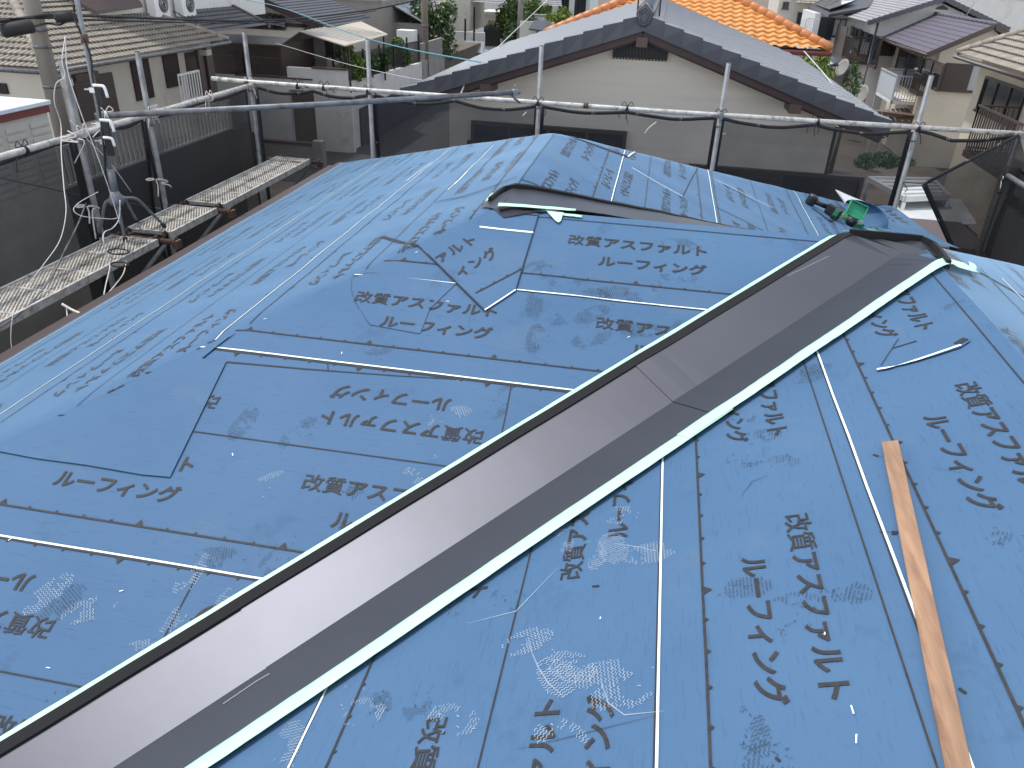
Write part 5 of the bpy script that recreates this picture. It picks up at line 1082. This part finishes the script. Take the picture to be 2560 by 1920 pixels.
a = oy(1148, 118, 59.2); slab(t, 'porch_canopy', 'glass_pale', [(a.x-.4, 58.6, a.z-.15), (a.x+1.9, 58.6, a.z-.25), (a.x+1.6, 60.6, a.z+.35), (a.x+.1, 60.6, a.z+.35)], .07); a = oy(1118, 145, 58.5); slab(t, 'porch_canopy', 'glass_pale', [(a.x-.5, 57.6, a.z-.35), (a.x+.9, 57.6, a.z-.45), (a.x+.7, 59.9, a.z+.3), (a.x-.5, 59.9, a.z+.3)], .07)
a = oy(1155, 150, 60.4); boxp(t, 'door', 'sash_black', (a.x-.5, 60.3, GZ), (a.x+.3, 60.5, a.z+.6)); a, b = oy(1098, 30, 61.9), oy(1108, 56, 61.9); window(t, 'y', 62, (a.x, 62, a.z), (b.x+.5, 62, b.z), 'sash_black', 'glass', 0, 0, False)
a, b = oy(1168, 45, 61.9), oy(1190, 62, 61.9); boxp(t, 'carport_post', 'sash_black', (a.x, 61, -6), (a.x+.12, 61.12, a.z)); boxp(t, 'carport_post', 'sash_black', (b.x, 61, -6), (b.x+.12, 61.12, a.z+.8))
A_ = oy(1040, 24, 61); B_ = oy(1108, 20, 61); tile_slope(t, 'tile_silver', (A_.x, 61, A_.z), (B_.x, 61, A_.z), (B_.x-.8, 66, A_.z+2), (A_.x, 66, A_.z+2), .3, .3, .04, .05, 's'); A_ = oy(1110, 3, 63); tile_slope(t, 'tile_silver', (A_.x, 63, A_.z), (A_.x+9, 63, A_.z), (A_.x+8, 68, A_.z+2), (A_.x, 68, A_.z+2), .3, .3, .04, .05, 's')
t = thing('iron_fence', 'black railing panel on the white balcony wall of the silver roofed house', 'fence', oy(1230, 95, 62.8)); a, b = oy(1210, 104, 62.9), oy(1250, 112, 62.9); railing(t, 'sash_black', (a.x, 62.9, a.z-.3), (b.x, 62.9, a.z-.3), 1.35, 22, .02, 'bars')
boxp(t, 'dark_panel', 'sash_black', (a.x, 62.95, a.z-.25), (b.x, 62.97, a.z+.85))
c = oy(1268, 20, 66); foliage('clipped_conifer', 'round yellow-green conifer beside the white garage', c, (1.0, 1.0, 1.9), 3200, .11, 'leaf_lime', True, 'tree', None, 8, 21, 'leaf_mid')
c = oy(1262, 70, 64); foliage('broadleaf_tree', 'green tree below the yellow-green conifer', c, (1.3, 1.2, 1.6), 2600, .12, 'leaf_mid', True, 'tree', None, 8, 22, 'leaf_lime')
c = oy(1305, 78, 54); foliage('broadleaf_tree', 'dark tree around the foot of the slim grey utility pole', c, (1.3, 1.2, 2.0), 3600, .11, 'leaf_dark', True, 'tree', None, 9, 23, 'leaf_mid')
c = oy(1286, 30, 60); foliage('broadleaf_tree', 'mid green tree above and behind the slim grey pole', c, (1.2, 1.2, 1.7), 2600, .11, 'leaf_mid', True, 'tree', None, 9, 24, 'leaf_dark')
c = oy(1348, 42, 58); foliage('hedge', 'tall clipped hedge in front of the pale mint building', c, (1.4, .7, 1.4), 5200, .08, 'leaf_mid', False, 'hedge', None, 14, 25, 'leaf_lime')
c = oy(1400, 55, 52); foliage('shrub', 'light green shrub right of the clipped hedge', c, (.9, .8, .8), 1600, .09, 'leaf_lime', True, 'shrub', None, 7, 26, 'leaf_mid')
a = oy(1345, 55, 56); t = thing('gate_pillar', 'small white block gate pillar under the clipped hedge', 'gate pillar', (a.x, 56, GZ)); boxp(t, 'pillar', 'block_white', (a.x-.7, 56, GZ), (a.x+.45, 56.5, a.z+.35)); boxp(t, 'cap', 'concrete', (a.x-.75, 55.95, a.z+.35), (a.x+.5, 56.55, a.z+.45))
a = oy(1342, 62, 50); t = thing('porch', 'small dark lean-to roof on posts below the clipped hedge', 'porch', (a.x, 50, GZ)); slab(t, 'roof', 'slate_dark', [(a.x-.3, 49, a.z-.15), (a.x+1.0, 49, a.z-.25), (a.x+.7, 51, a.z+.2), (a.x-.3, 51, a.z+.2)], .08); boxp(t, 'post', 'sash_black', (a.x+.1, 49.3, GZ), (a.x+.2, 49.4, a.z-.2)); boxp(t, 'wall', 'stucco_cream', (a.x-1.2, 51, GZ), (a.x+.9, 51.2, a.z+.1))
t = thing('building', 'pale mint building with dark tall windows behind the hedge', 'building', (-6, 75, GZ)); a, b = oy(1322, -30, 72), oy(1470, 70, 72); boxp(t, 'wall', 'mint_wall', (a.x, 72, GZ), (b.x, 80, 3))
for px in (1368, 1410, 1450): q0, q1 = oy(px-12, -5, 71.9), oy(px+12, 48, 71.9); window(t, 'y', 72, (q0.x, 72, q0.z), (q1.x, 72, q1.z), 'sash_black', 'glass', 0, 1, False)
for px in (1388, 1430): q0 = oy(px, 0, 71); boxp(t, 'column', 'stucco_white', (q0.x-.2, 70.8, GZ), (q0.x+.2, 71.2, 2))
# ================================================================== the grey gable house next door
t = thing('house', 'neighbouring house with plain gable wall, dark vent and grey tiled roof', 'house', (-.1, 17, GZ)); gy0 = 12.0; gx, gz = -.32, -.63; hw = 3.55; sl_ = .335
ap = (gx, gz); el = (gx-hw, gz-hw*sl_); er = (gx+hw, gz-hw*sl_); gyl = gy0+9
tile_slope(t, 'tile_grey', (el[0], gyl, el[1]), (el[0], gy0, el[1]), (gx, gy0, gz), (gx, gyl, gz), .30, .27, .006, .03, 'flat', jitter=.002)
tile_slope(t, 'tile_grey', (er[0], gy0, er[1]), (er[0], gyl, er[1]), (gx, gyl, gz), (gx, gy0, gz), .30, .27, .008, .03, 'flat', jitter=.002)
gable_prism(t, 'gable_wall', 'siding_grey', gx-2.95, gx+2.95, gy0+.55, gyl-.4, GZ, gz-2.95*sl_-.16, gz-.14)
NT = 13
for s in (-1, 1):
    m = MB()
    for i in range(NT):
        u0, u1 = i/NT, (i+1.06)/NT; x0, x1 = gx+s*hw*u0, gx+s*hw*u1; z0, z1 = gz-hw*sl_*u0+.012*(i % 1), gz-hw*sl_*u1; d = .02
        m.hexa([(x0, gy0-.05, z0-.17), (x1, gy0-.05, z1-.17+d*.0), (x1, gy0+.22, z1-.10), (x0, gy0+.22, z0-.10)][::1 if s > 0 else -1], [(x0, gy0-.05, z0+.035), (x1, gy0-.065, z1+.065), (x1, gy0+.22, z1+.065), (x0, gy0+.22, z0+.035)][::1 if s > 0 else -1])
    m.build('verge_tiles', MT['tile_verge'], t)
    m = MB(); x1 = gx+s*(hw-.05); m.bar((gx, gy0+.03, gz-.22), (x1, gy0+.03, gz-.22-(hw-.05)*sl_), .04, .10); m.bar((gx, gy0+.10, gz-.27), (x1, gy0+.10, gz-.27-(hw-.05)*sl_), .05, .06); m.build('barge_board', MT['dark_wood'], t)
m = MB(); m.bar((gx, gy0+.3, gz-.20), (gx-hw, gy0+.3, gz-.20-hw*sl_), .5, .02); m.bar((gx, gy0+.3, gz-.20), (gx+hw, gy0+.3, gz-.20-hw*sl_), .5, .02); m.build('soffit', MT['dark_wood'], t)
m = MB(); n_ = 24
for i in range(n_): y0_, y1_ = gy0+.1+(gyl-gy0-.1)*i/n_, gy0+.1+(gyl-gy0-.1)*(i+1.04)/n_; m.tube([(gx, y0_, gz+.05), (gx, y1_-.03, gz+.05), (gx, y1_, gz+.05)], [.125, .12, .13], 10)
m.build('ridge_tiles', MT['tile_verge'], t)
m = MB(); q = [(-.15, .06), (0, .20), (.15, .06), (.085, -.16), (0, -.20), (-.085, -.16)]; q = [(gx+x*.8, gz+z*.8+.035) for x, z in q]; n_ = len(q)
m.add([(x, gy0-.12, z) for x, z in q]+[(x, gy0+.12, z) for x, z in q], [tuple(range(n_)), tuple(reversed(range(n_, 2*n_)))]+[(i, i+n_, (i+1) % n_+n_, (i+1) % n_) for i in range(n_)]); rc_ = m.build('ridge_end_tile', MT['tile_verge'], t, bevel=.02)
m = MB()
for k in (.72, .45):
    pts = [Vector((gx+(x-gx)*k, gy0-.125, gz-.0+(z-gz)*k)) for x, z in q]; m.tube(pts+[pts[0]], .011, 6)
m.build('emblem_ridge', MT['tile_verge'], rc_)
for dx in (0, -2.25, 2.25): z = gz-.25-abs(dx)*sl_; m = MB(); m.box((gx+dx-.08, gy0-.02, z-.13), (gx+dx+.08, gy0+.55, z)); m.build('purlin_end', MT['fascia_red'] if False else MT['brown_metal'], t)
va, vb = oy(1534, 112, gy0+.55), oy(1668, 150, gy0+.55)
m = MB(); zz0 = vb.z; xs_ = [va.x, gx-.20, gx+.20, vb.x]; m.add([(va.x, gy0+.53, zz0), (vb.x, gy0+.53, zz0), (vb.x, gy0+.53, va.z), (gx+.1, gy0+.53, gz-.24), (gx-.1, gy0+.53, gz-.24), (va.x, gy0+.53, va.z)], [(0, 1, 2, 3, 4, 5)]); vent = m.build('vent', MT['sash_black'], t)
m = MB(); nn_ = 17
for i in range(nn_): x = lerp(va.x, vb.x, (i+.5)/nn_); m.box((x-.010, gy0+.49, zz0-.02), (x+.010, gy0+.53, min(gz-.30-abs(x-gx)*.335, va.z+.1)))
m.build('louvre', MT['sash_black'], vent)
wy_ = gy0+.55
window(t, 'y', wy_, (1180, 300), (1563, 378), 'sash_brown', 'glass', .0, 3); window(t, 'y', wy_, (1722, 408), (2140, 520), 'sash_brown', 'glass', .55, 0)
m = MB(); m.tube([(gx+2.98, gy0+.62, GZ), (gx+2.98, gy0+.62, -2.0)], .04, 8); m.build('downpipe', MT['sash_brown'], t)
for px in (1595, 1650): p = oy(px, 25, gy0+.6); m = MB(); m.tube([(p.x, gy0+.5, gz+.0), (p.x-.02, gy0+.6, gz+.7)], .012, 6); m.build('ridge_rod', MT['rust'], t)
# ================================================================== orange roof
t = thing('house', 'house with bright orange wavy tiled hip roof behind the grey gable', 'house', (.6, 28, GZ)); oz_ = -1.85; x0, x1 = -3.4, 4.45; Yo = 24.0; rn = 3.4; pk = .42
xm0, xm1 = x0+rn, x1-rn
tile_slope(t, 'tile_orange', (x0, Yo, oz_), (x1, Yo, oz_), (xm1, Yo+rn, oz_+rn*pk), (xm0, Yo+rn, oz_+rn*pk), .30, .27, .05, .05, 's', per=8)
tile_slope(t, 'tile_orange', (x1, Yo, oz_), (x1, Yo+9, oz_), (xm1, Yo+9-rn, oz_+rn*pk), (xm1, Yo+rn, oz_+rn*pk), .30, .27, .05, .05, 's', per=6)
tile_slope(t, 'tile_orange', (x0, Yo+9, oz_), (x0, Yo, oz_), (xm0, Yo+rn, oz_+rn*pk), (xm0, Yo+9-rn, oz_+rn*pk), .30, .27, .05, .05, 's', per=6)
for a, b in (((x0, Yo, oz_+.05), (xm0, Yo+rn, oz_+rn*pk+.05)), ((x1, Yo, oz_+.05), (xm1, Yo+rn, oz_+rn*pk+.05)), ((xm0, Yo+rn, oz_+rn*pk+.05), (xm1, Yo+rn, oz_+rn*pk+.05))): ridge(t, 'ridge_orange', a, b, .13, .33)
boxp(t, 'wall', 'stucco_cream', (x0+.6, Yo+.6, GZ), (x1-.6, Yo+8.4, oz_-.1)); boxp(t, 'fascia', 'dark_wood', (x0+.02, Yo+.03, oz_-.12), (x1-.03, Yo+.6, oz_-.02)); m = MB(); m.tube([(x0, Yo-.06, oz_-.08), (x1+.05, Yo-.06, oz_-.08)], .06, 8); m.build('gutter', MT['fascia_red'], t)
# ================================================================== right: two-storey houses
def frost_balcony(par, p, q, h, mname, panel): pass
h8 = thing('house', 'beige stucco house with purple slate roof and a frosted white balcony', 'house', (14, 42, GZ)); A8 = oy(2321, 133, 38); xe, ze8 = A8.x, A8.z; rx8 = oy(2490, 62, 38); 
run8 = rx8.x-xe; zr8 = rx8.z; yf = 46.5
tile_slope(h8, 'slate_purple', (xe, yf, ze8), (xe, 38, ze8), (rx8.x, 38, zr8), (rx8.x, yf, zr8), .9, .28, .008, .018, 'flat', per=5)
tile_slope(h8, 'slate_purple', (rx8.x+4.5, 38.4, zr8-2), (rx8.x+4.5, yf, zr8-2), (rx8.x, yf, zr8), (rx8.x, 38.4, zr8), .9, .28, .008, .018, 'flat', per=5)
ridge(h8, 'slate_purple', (rx8.x, 38, zr8), (rx8.x, yf, zr8), .09, .6); m = MB(); m.bar((xe, 38.02, ze8-.06), (rx8.x, 38.02, zr8-.06), .05, .2); m.bar((rx8.x, 38.02, zr8-.06), (rx8.x+4.5, 38.02, zr8-2.06), .05, .2); m.build('barge_board', MT['sash_brown'], h8)
m = MB(); m.tube([(xe-.05, 38, ze8-.08), (xe-.05, yf, ze8-.08)], .07, 8); m.build('gutter', MT['sash_brown'], h8)
wx8 = xe+.65; wy8 = 38.6
gable_prism(h8, 'wall', 'stucco_beige', wx8, 2*rx8.x-wx8, wy8, yf-.5, GZ, ze8+.1, zr8-.12)
window(h8, 'y', wy8, (2366, 157), (2455, 231), 'sash_brown', 'curtain_glass', .62, 0)
window(h8, 'x-', wx8, (2312, 142), (2345, 225), 'sash_brown', 'glass', 0, 1); window(h8, 'x-', wx8, (2252, 120), (2285, 225), 'sash_brown', 'glass', 0, 1); 
slat_shutter(h8, 'x-', wx8, (2190, 90), (2236, 138), 'sash_brown', 14, False)
bx = wx8-1.05; a, b = ox(2215, 252, bx), ox(2176, 222, bx); by0, by1 = 40.2, 43.3; bz = -5.05
t = thing('balcony', 'frosted white balcony box on the side of the beige stucco house', 'balcony', (bx+.5, 41.7, bz)); boxp(t, 'floor', 'white_paint', (bx, by0, bz-.15), (wx8-.01, by1, bz))
for nm_, lo, hi in (('panel', (bx, by0+.05, bz+.03), (bx+.02, by1-.05, bz+1.0)), ('panel', (bx+.05, by1-.03, bz+.03), (wx8-.02, by1-.01, bz+1.0))): boxp(t, nm_, 'balcony_frost', lo, hi)
railing(t, 'alum', (bx+.03, by0+.03, bz), (wx8-.02, by0+.03, bz), 1.06, 8, .014); 
m = MB(); m.bar((bx, by0, bz+1.06), (bx, by1, bz+1.06), .07, .06); m.bar((bx+.03, by1-.02, bz+1.06), (wx8, by1-.02, bz+1.06), .06, .06); m.build('handrail', MT['alum'], t)
for y in (by0+.04, by1-.04): m = MB(); m.bar((bx+.02, y, GZ), (bx+.02, y, bz+1.03), .08, .08); m.build('post', MT['alum'], t)
a = ox(2285, 205, wx8-.5); t = thing('window_balcony', 'small dark railing balcony under the side window of the beige stucco house', 'balcony', (wx8-.3, 39.4, -4.6)); boxp(t, 'base', 'sash_brown', (wx8-.45, 38.75, -4.62), (wx8-.02, 40.0, -4.5)); railing(t, 'sash_brown', (wx8-.43, 38.78, -4.5), (wx8-.43, 39.97, -4.5), .75, 10, .012); railing(t, 'sash_brown', (wx8-.40, 38.78, -4.5), (wx8-.05, 38.78, -4.5), .75, 4, .012)
m = MB(); a = oy(2362, 48, 42); m.tube([(rx8.x+.3, 43, zr8-.1), (rx8.x+.9, 43, zr8+2.0)], .02, 6); m.build('antenna_pole', MT['alum'], h8)
t = thing('roof_canopy', 'brown corrugated porch roof in front of the beige stucco house', 'canopy', (9.5, 36, GZ)); q = [oy(*p_) if False else oz(p_[0], p_[1], -5.75) for p_ in ((2178, 276), (2302, 300), (2296, 288), (2268, 268))]
slab(t, 'roof', 'corrugated_brown', [oz(2170, 300, -5.9), oz(2310, 306, -5.9), oz(2292, 290, -5.6), oz(2268, 269, -5.45), oz(2180, 276, -5.45)], .06)
for i in range(9): a, b = lerp(oz(2172, 299, -5.86), oz(2308, 305, -5.86), i/8), lerp(oz(2182, 276, -5.41), oz(2268, 270, -5.41), i/8); m = MB(); m.bar(a, b, .05, .03); m.build('rib', MT['corrugated_pale'], t)
for px in (2190, 2290): a = oz(px, 300, -5.95); boxp(t, 'post', 'alum', (a.x-.04, a.y+.2, GZ), (a.x+.04, a.y+.28, -5.9))
h9 = thing('house', 'white gabled house with grey wavy tiles and a small dark gable vent', 'house', (13, 50, GZ)); A9 = oy(2169, 58, 46); R9 = oy(2362, -2, 46); y9 = 56
dx = R9.x-A9.x
tile_slope(h9, 'tile_silver', (A9.x, y9, A9.z), (A9.x, 46, A9.z), (R9.x, 46, R9.z), (R9.x, y9, R9.z), .3, .28, .03, .04, 's'); tile_slope(h9, 'tile_grey', (R9.x+dx, 46, A9.z), (R9.x+dx, y9, A9.z), (R9.x, y9, R9.z), (R9.x, 46, R9.z), .3, .28, .03, .04, 's')
m = MB()
for i in range(14):
    for s in (-1, 1): u0, u1 = i/14, (i+1)/14; m.bar((R9.x+s*dx*u0, 46, lerp(R9.z, A9.z, u0)), (R9.x+s*dx*u1, 46, lerp(R9.z, A9.z, u1)+.03), .26, .22)
m.build('verge_tiles', MT['tile_verge'], h9)
gable_prism(h9, 'wall', 'stucco_white', A9.x+.7, R9.x+dx-.7, 46.6, y9-.5, GZ, A9.z+.12, R9.z-.15)
a, b = oy(2340, 12, 46.55), oy(2372, 25, 46.55); m = MB(); m.add([(a.x, 46.56, b.z), (b.x, 46.56, b.z), (b.x-.1, 46.56, lerp(a.z, b.z, .5)), ((a.x+b.x)/2, 46.56, a.z), (a.x+.1, 46.56, lerp(a.z, b.z, .5))], [(0, 1, 2, 3, 4)]); m.build('vent', MT['sash_black'], h9)
w9 = A9.x+.7
for tl, br in (((2118, 62), (2146, 128)), ((2160, 78), (2190, 170))): window(h9, 'x-', w9, tl, br, 'sash_brown', 'glass', 0, 1)
window(h9, 'y', 46.6, (2191, 90), (2236, 138), 'sash_brown', 'curtain_glass', .9, 0)
t = thing('balcony', 'dark slatted balcony below the tall windows of the white gabled house', 'balcony', (w9-.6, 48, -5.0)); bz9 = ox(2160, 172, w9-1).z
boxp(t, 'floor', 'sash_brown', (w9-1.1, 46.9, bz9-.15), (w9-.01, 51.5, bz9)); boxp(t, 'panel', 'brown_panel', (w9-1.1, 48.6, bz9), (w9-1.06, 51.5, bz9+1.5)); railing(t, 'sash_brown', (w9-1.07, 46.92, bz9), (w9-.05, 46.92, bz9), 1.15, 8, .014); railing(t, 'sash_brown', (w9-1.07, 46.95, bz9), (w9-1.07, 48.6, bz9), 1.15, 10, .014)
m = MB(); m.tube([(w9-.05, 46.7, GZ), (w9-.05, 46.7, A9.z)], .05, 8); m.build('downpipe', MT['steel_dark'], h9)
def dish(label, px, py, Y, R, par=None):
    c = oy(px, py, Y); t = thing('satellite_dish', label, 'satellite dish', c, 'satellite dishes'); m = MB(); d_ = Vector((-.85, -.45, .35)).normalized(); a = d_.orthogonal().normalized(); b = d_.cross(a); vs = [c]; fs = []
    for i in range(1, 5):
        for k in range(18): t_ = 2*math.pi*k/18; rr = R*i/4; vs.append(c+a*(rr*math.cos(t_))+b*(rr*math.sin(t_))+d_*(.22*R*(i/4)**2))
    for k in range(18): fs.append((0, 1+k, 1+(k+1) % 18))
    for i in range(3):
        for k in range(18): fs.append((1+i*18+k, 1+(i+1)*18+k, 1+(i+1)*18+(k+1) % 18, 1+i*18+(k+1) % 18))
    m.add(vs, fs, 0, True); o = m.build('reflector', MT['concrete'], t); s = o.modifiers.new('thickness', 'SOLIDIFY'); s.thickness = .01
    m = MB(); m.tube([c-b*R, c+d_*R*.9], .012, 6); m.ball(c+d_*R*.9, .05, n=8, m=6); m.build('feed_arm', MT['sash_black'], t); m = MB(); m.tube([c-d_*.02, c-d_*.25, c-d_*.25-Vector((0, 0, .6))], .025, 6); m.build('mount', MT['steel_dark'], t)
dish('grey satellite dish on the shaded wall below the dark slatted balcony', 2108, 170, 44, .42); dish('grey satellite dish left of the frosted white balcony', 2154, 238, 37, .42)
t = thing('house', 'house with dark hip roof carrying black solar panels', 'house', (10, 58, GZ)); A_ = oy(2022, 20, 54); B_ = oy(2070, 40, 52)
q = [oy(2020, 18, 58), oy(2072, 36, 50.5), oy(2170, 18, 52), oy(2195, -12, 58), oy(2080, -22, 62)]
slab(t, 'roof', 'slate_dark', q, .15); m = MB(); c_ = [lerp(oy(2038, 16, 57.5), oy(2080, -14, 61), 0), oy(2074, 28, 51.5), oy(2140, 6, 53.5), oy(2100, -12, 59)]; m.add([p_+Vector((0, 0, .12)) for p_ in c_]+[p_+Vector((0, 0, .06)) for p_ in c_], [(0, 1, 2, 3), (7, 6, 5, 4), (0, 4, 5, 1), (1, 5, 6, 2), (2, 6, 7, 3), (3, 7, 4, 0)]); sp_ = m.build('solar_panel', MT['solar'], t)
m = MB(); m.bar(c_[0]+Vector((0, 0, .13)), c_[1]+Vector((0, 0, .13)), .08, .03); m.bar(c_[1]+Vector((0, 0, .13)), c_[2]+Vector((0, 0, .13)), .08, .03); m.bar(lerp(c_[0], c_[1], .5)+Vector((0, 0, .14)), lerp(c_[3], c_[2], .5)+Vector((0, 0, .14)), .04, .02); m.build('frame', MT['steel_dark'], sp_)
a, b = oy(2040, 28, 53), oy(2140, 150, 53); boxp(t, 'wall', 'stucco_white', (a.x, 53, GZ), (b.x+2, 58, a.z-.1))
for (p0, p1), g in ((((2052, 42), (2076, 98)), 'glass'), (((2086, 46), (2108, 92)), 'curtain_glass')): window(t, 'y', 53, p0, p1, 'sash_black', g, 0, 1)
t2 = thing('balcony', 'small white balcony with open railing beneath the solar panel house', 'balcony', oy(2018, 80, 51)); a, b = oy(2007, 88, 51.5), oy(2040, 90, 51.5); boxp(t2, 'floor', 'white_paint', (a.x, 51.4, a.z-.15), (b.x, 52.98, a.z)); boxp(t2, 'panel', 'balcony_frost', (a.x, 51.4, a.z), (a.x+.04, 52.98, a.z+.85)); railing(t2, 'white_paint', (a.x+.05, 51.42, a.z), (b.x, 51.42, a.z), .9, 7, .016)
t = thing('house', 'cream house with pale brown tiled roof at the top left of the right-hand row', 'house', (6, 62, GZ)); a, b = oy(1952, -20, 60), oy(2012, 120, 60); boxp(t, 'wall', 'stucco_cream', (a.x, 60, GZ), (b.x+1.5, 66, 1.5)); A_ = oy(1986, 8, 59); B_ = oy(2040, 14, 59); tile_slope(t, 'tile_beige', (A_.x, 59, A_.z), (B_.x+1, 59, A_.z), (B_.x+1, 62, A_.z+1.3), (A_.x, 62, A_.z+1.3), .3, .3, .03, .04, 's'); window(t, 'y', 60, (1995, 30), (2016, 60), 'sash_brown', 'glass', 0, 1); window(t, 'y', 60, (1958, 4), (1970, 22), 'sash_brown', 'glass', 0, 0)
t = thing('pale_canopy', 'white flat canopy roof below the dark slatted balcony', 'canopy', (6, 35, GZ)); slab(t, 'roof', 'roof_pale_blue', [oz(2042, 168, -4.6), oz(2098, 156, -4.6), oz(2102, 122, -4.6), oz(2026, 146, -4.6)], .12); a = oz(2046, 166, -4.7); boxp(t, 'wall', 'stucco_taupe', (a.x+.1, a.y+.4, GZ), (a.x+1.6, a.y+4, -4.75))
c = oy(2022, 178, 36); foliage('shrub', 'lime green shrub between the orange eave and the white canopy', c, (.9, .9, .9), 2600, .08, 'leaf_lime', True, 'shrub', None, 8, 41, 'leaf_mid'); c = oy(2125, 215, 34); foliage('shrub', 'wispy grey-green shrub by the right slope of the gable roof', c, (.5, .5, .9), 700, .06, 'leaf_mid', True, 'shrub', None, 6, 42, 'leaf_dark')
# nearest right house
h13 = thing('house', 'cream house with beige wavy tiles at the right edge, brown railed balcony', 'house', (12, 28, GZ)); e0 = oy(2400, 138, 26); x13, z13 = e0.x, e0.z; 
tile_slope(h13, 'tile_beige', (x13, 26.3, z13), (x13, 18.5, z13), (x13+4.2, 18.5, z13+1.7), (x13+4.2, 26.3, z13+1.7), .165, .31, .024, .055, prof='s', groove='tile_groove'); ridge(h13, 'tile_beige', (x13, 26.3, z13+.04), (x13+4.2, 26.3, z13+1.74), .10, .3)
boxp(h13, 'wall', 'stucco_beige', (x13+.6, 18.9, GZ), (x13+8, 25.9, z13-.05)); m = MB(); m.tube([(x13-.03, 26.3, z13-.06), (x13-.03, 18.4, z13-.06)], .06, 8); m.build('gutter', MT['sash_brown'], h13)
w13 = x13+.6; window(h13, 'x-', w13, (2470, 190), (2540, 318), 'sash_black', 'glass', 0, 2); m = MB(); m.tube([(w13-.06, 20.4, GZ), (w13-.06, 20.4, z13)], .045, 8); m.build('downpipe', MT['alum'], h13)
t = thing('balcony', 'brown slatted balcony on the cream house at the right edge', 'balcony', (w13-.5, 23, -5)); b0, b1 = ox(2440, 290, w13-1).y, 19.5; bz13 = ox(2437, 258, w13-1).z-1.1
boxp(t, 'floor', 'sash_brown', (w13-1.05, b1, bz13-.15), (w13-.02, b0, bz13)); railing(t, 'sash_brown', (w13-1.0, b1, bz13), (w13-1.0, b0, bz13), 1.1, 18, .014); railing(t, 'sash_brown', (w13-1.0, b0, bz13), (w13-.05, b0, bz13), 1.1, 8, .014)
# lower roofs seen through the right-hand mesh
t = thing('carport', 'white ribbed carport roof seen past the rusty topped post', 'carport', (4.5, 15, GZ)); zc = -4.6
q = [oz(2172, 447, zc), oz(2262, 497, zc), oz(2372, 492, zc), oz(2330, 450, zc)]; slab(t, 'roof', 'corrugated_pale', [q[1], q[2], q[3], q[0]], .08)
for i in range(1, 5): m = MB(); m.bar(lerp(q[0], q[1], i/5)+Vector((0, 0, .015)), lerp(q[3], q[2], i/5)+Vector((0, 0, .015)), .05, .05); m.build('rib', MT['alum'], t)
m = MB(); [m.bar(q[i], q[(i+1) % 4], .09, .12) for i in range(4)]; m.build('frame', MT['alum'], t)
for p_ in q: boxp(t, 'post', 'alum', (p_.x-.04, p_.y-.04, GZ), (p_.x+.04, p_.y+.04, zc-.08))
t = thing('lean_to', 'rusty corrugated lean-to roof beneath the white carport', 'lean-to roof', (4.5, 13, GZ)); q = [oz(2245, 500, -4.9), oz(2235, 565, -4.9), oz(2440, 560, -4.9), oz(2400, 500, -4.9)]; n_ = 13; m = MB()
for i in range(n_):
    for k_, dz in ((0, 0), (.5, .06)):
        pass
for i in range(n_*2): a0, a1 = lerp(q[0], q[1], i/(2*n_)), lerp(q[0], q[1], (i+1)/(2*n_)); b0_, b1_ = lerp(q[3], q[2], i/(2*n_)), lerp(q[3], q[2], (i+1)/(2*n_)); d0, d1 = Vector((0, 0, .05*(i % 2))), Vector((0, 0, .05*((i+1) % 2))); m.add([a0+d0, b0_+d0, b1_+d1, a1+d1], [(3, 2, 1, 0)])
o = m.build('roof', MT['corrugated_pale'], t); s = o.modifiers.new('thickness', 'SOLIDIFY'); s.thickness = .02
boxp(t, 'wall', 'brown_panel', (q[1].x+.1, q[1].y+.2, GZ), (q[2].x-.1, q[0].y-.2, -5.0))
t = thing('garden_shed', 'dark brown boarded shed wall behind the right-hand mesh', 'shed', (5.5, 11.5, GZ)); a, b = oy(2275, 545, 12.6), oy(2400, 560, 12.6); boxp(t, 'roof', 'brown_metal', (a.x, 11.2, a.z-.06), (b.x, 12.6, a.z)); m = MB(); m.box((a.x+.05, 11.25, GZ), (b.x-.05, 12.5, a.z-.07)); [m.box((a.x+.06, 11.235, a.z-.15-.11*k_), (b.x-.06, 11.25, a.z-.07-.11*k_)) for k_ in range(12)]; m.build('boards', MT['corrugated_brown'], t)
c = oy(2215, 402, 17); foliage('shrub', 'green shrub seen through the mesh right of the gable house', c, (.55, .5, .2), 2600, .035, 'leaf_mid', False, 'shrub', None, 8, 51, 'leaf_mid')
# far row that closes the view at the top
for px, w_, z1, mw, mr, lb in ((560, 9, .2, 'stucco_white', 'tile_black', 'distant white house behind the beige tiled house'), (1240, 8, -1.0, 'stucco_white', 'tile_silver', 'distant white house with silver roof behind the conifer'), (2440, 10, .6, 'stucco_white', 'tile_grey', 'distant white walled house at the top right corner')):
    a = oy(px, 10, 78); t = thing('house', lb, 'house', (a.x, 82, GZ)); boxp(t, 'wall', 'stucco_white', (a.x-w_/2, 78.6, GZ), (a.x+w_/2, 86, z1)); tile_slope(t, mr, (a.x-w_/2-.5, 78, z1), (a.x+w_/2+.5, 78, z1), (a.x+w_/2-2, 82.3, z1+1.7), (a.x-w_/2+2, 82.3, z1+1.7), .35, .35, .04, .05, 's')
    for k_ in range(3): x_ = a.x-w_/2+1.2+k_*(w_-2.4)/2; window(t, 'y', 78.6, (x_-.7, 78.6, z1-.7), (x_+.7, 78.6, z1-1.9), 'sash_black', 'glass', 0, 1, False)
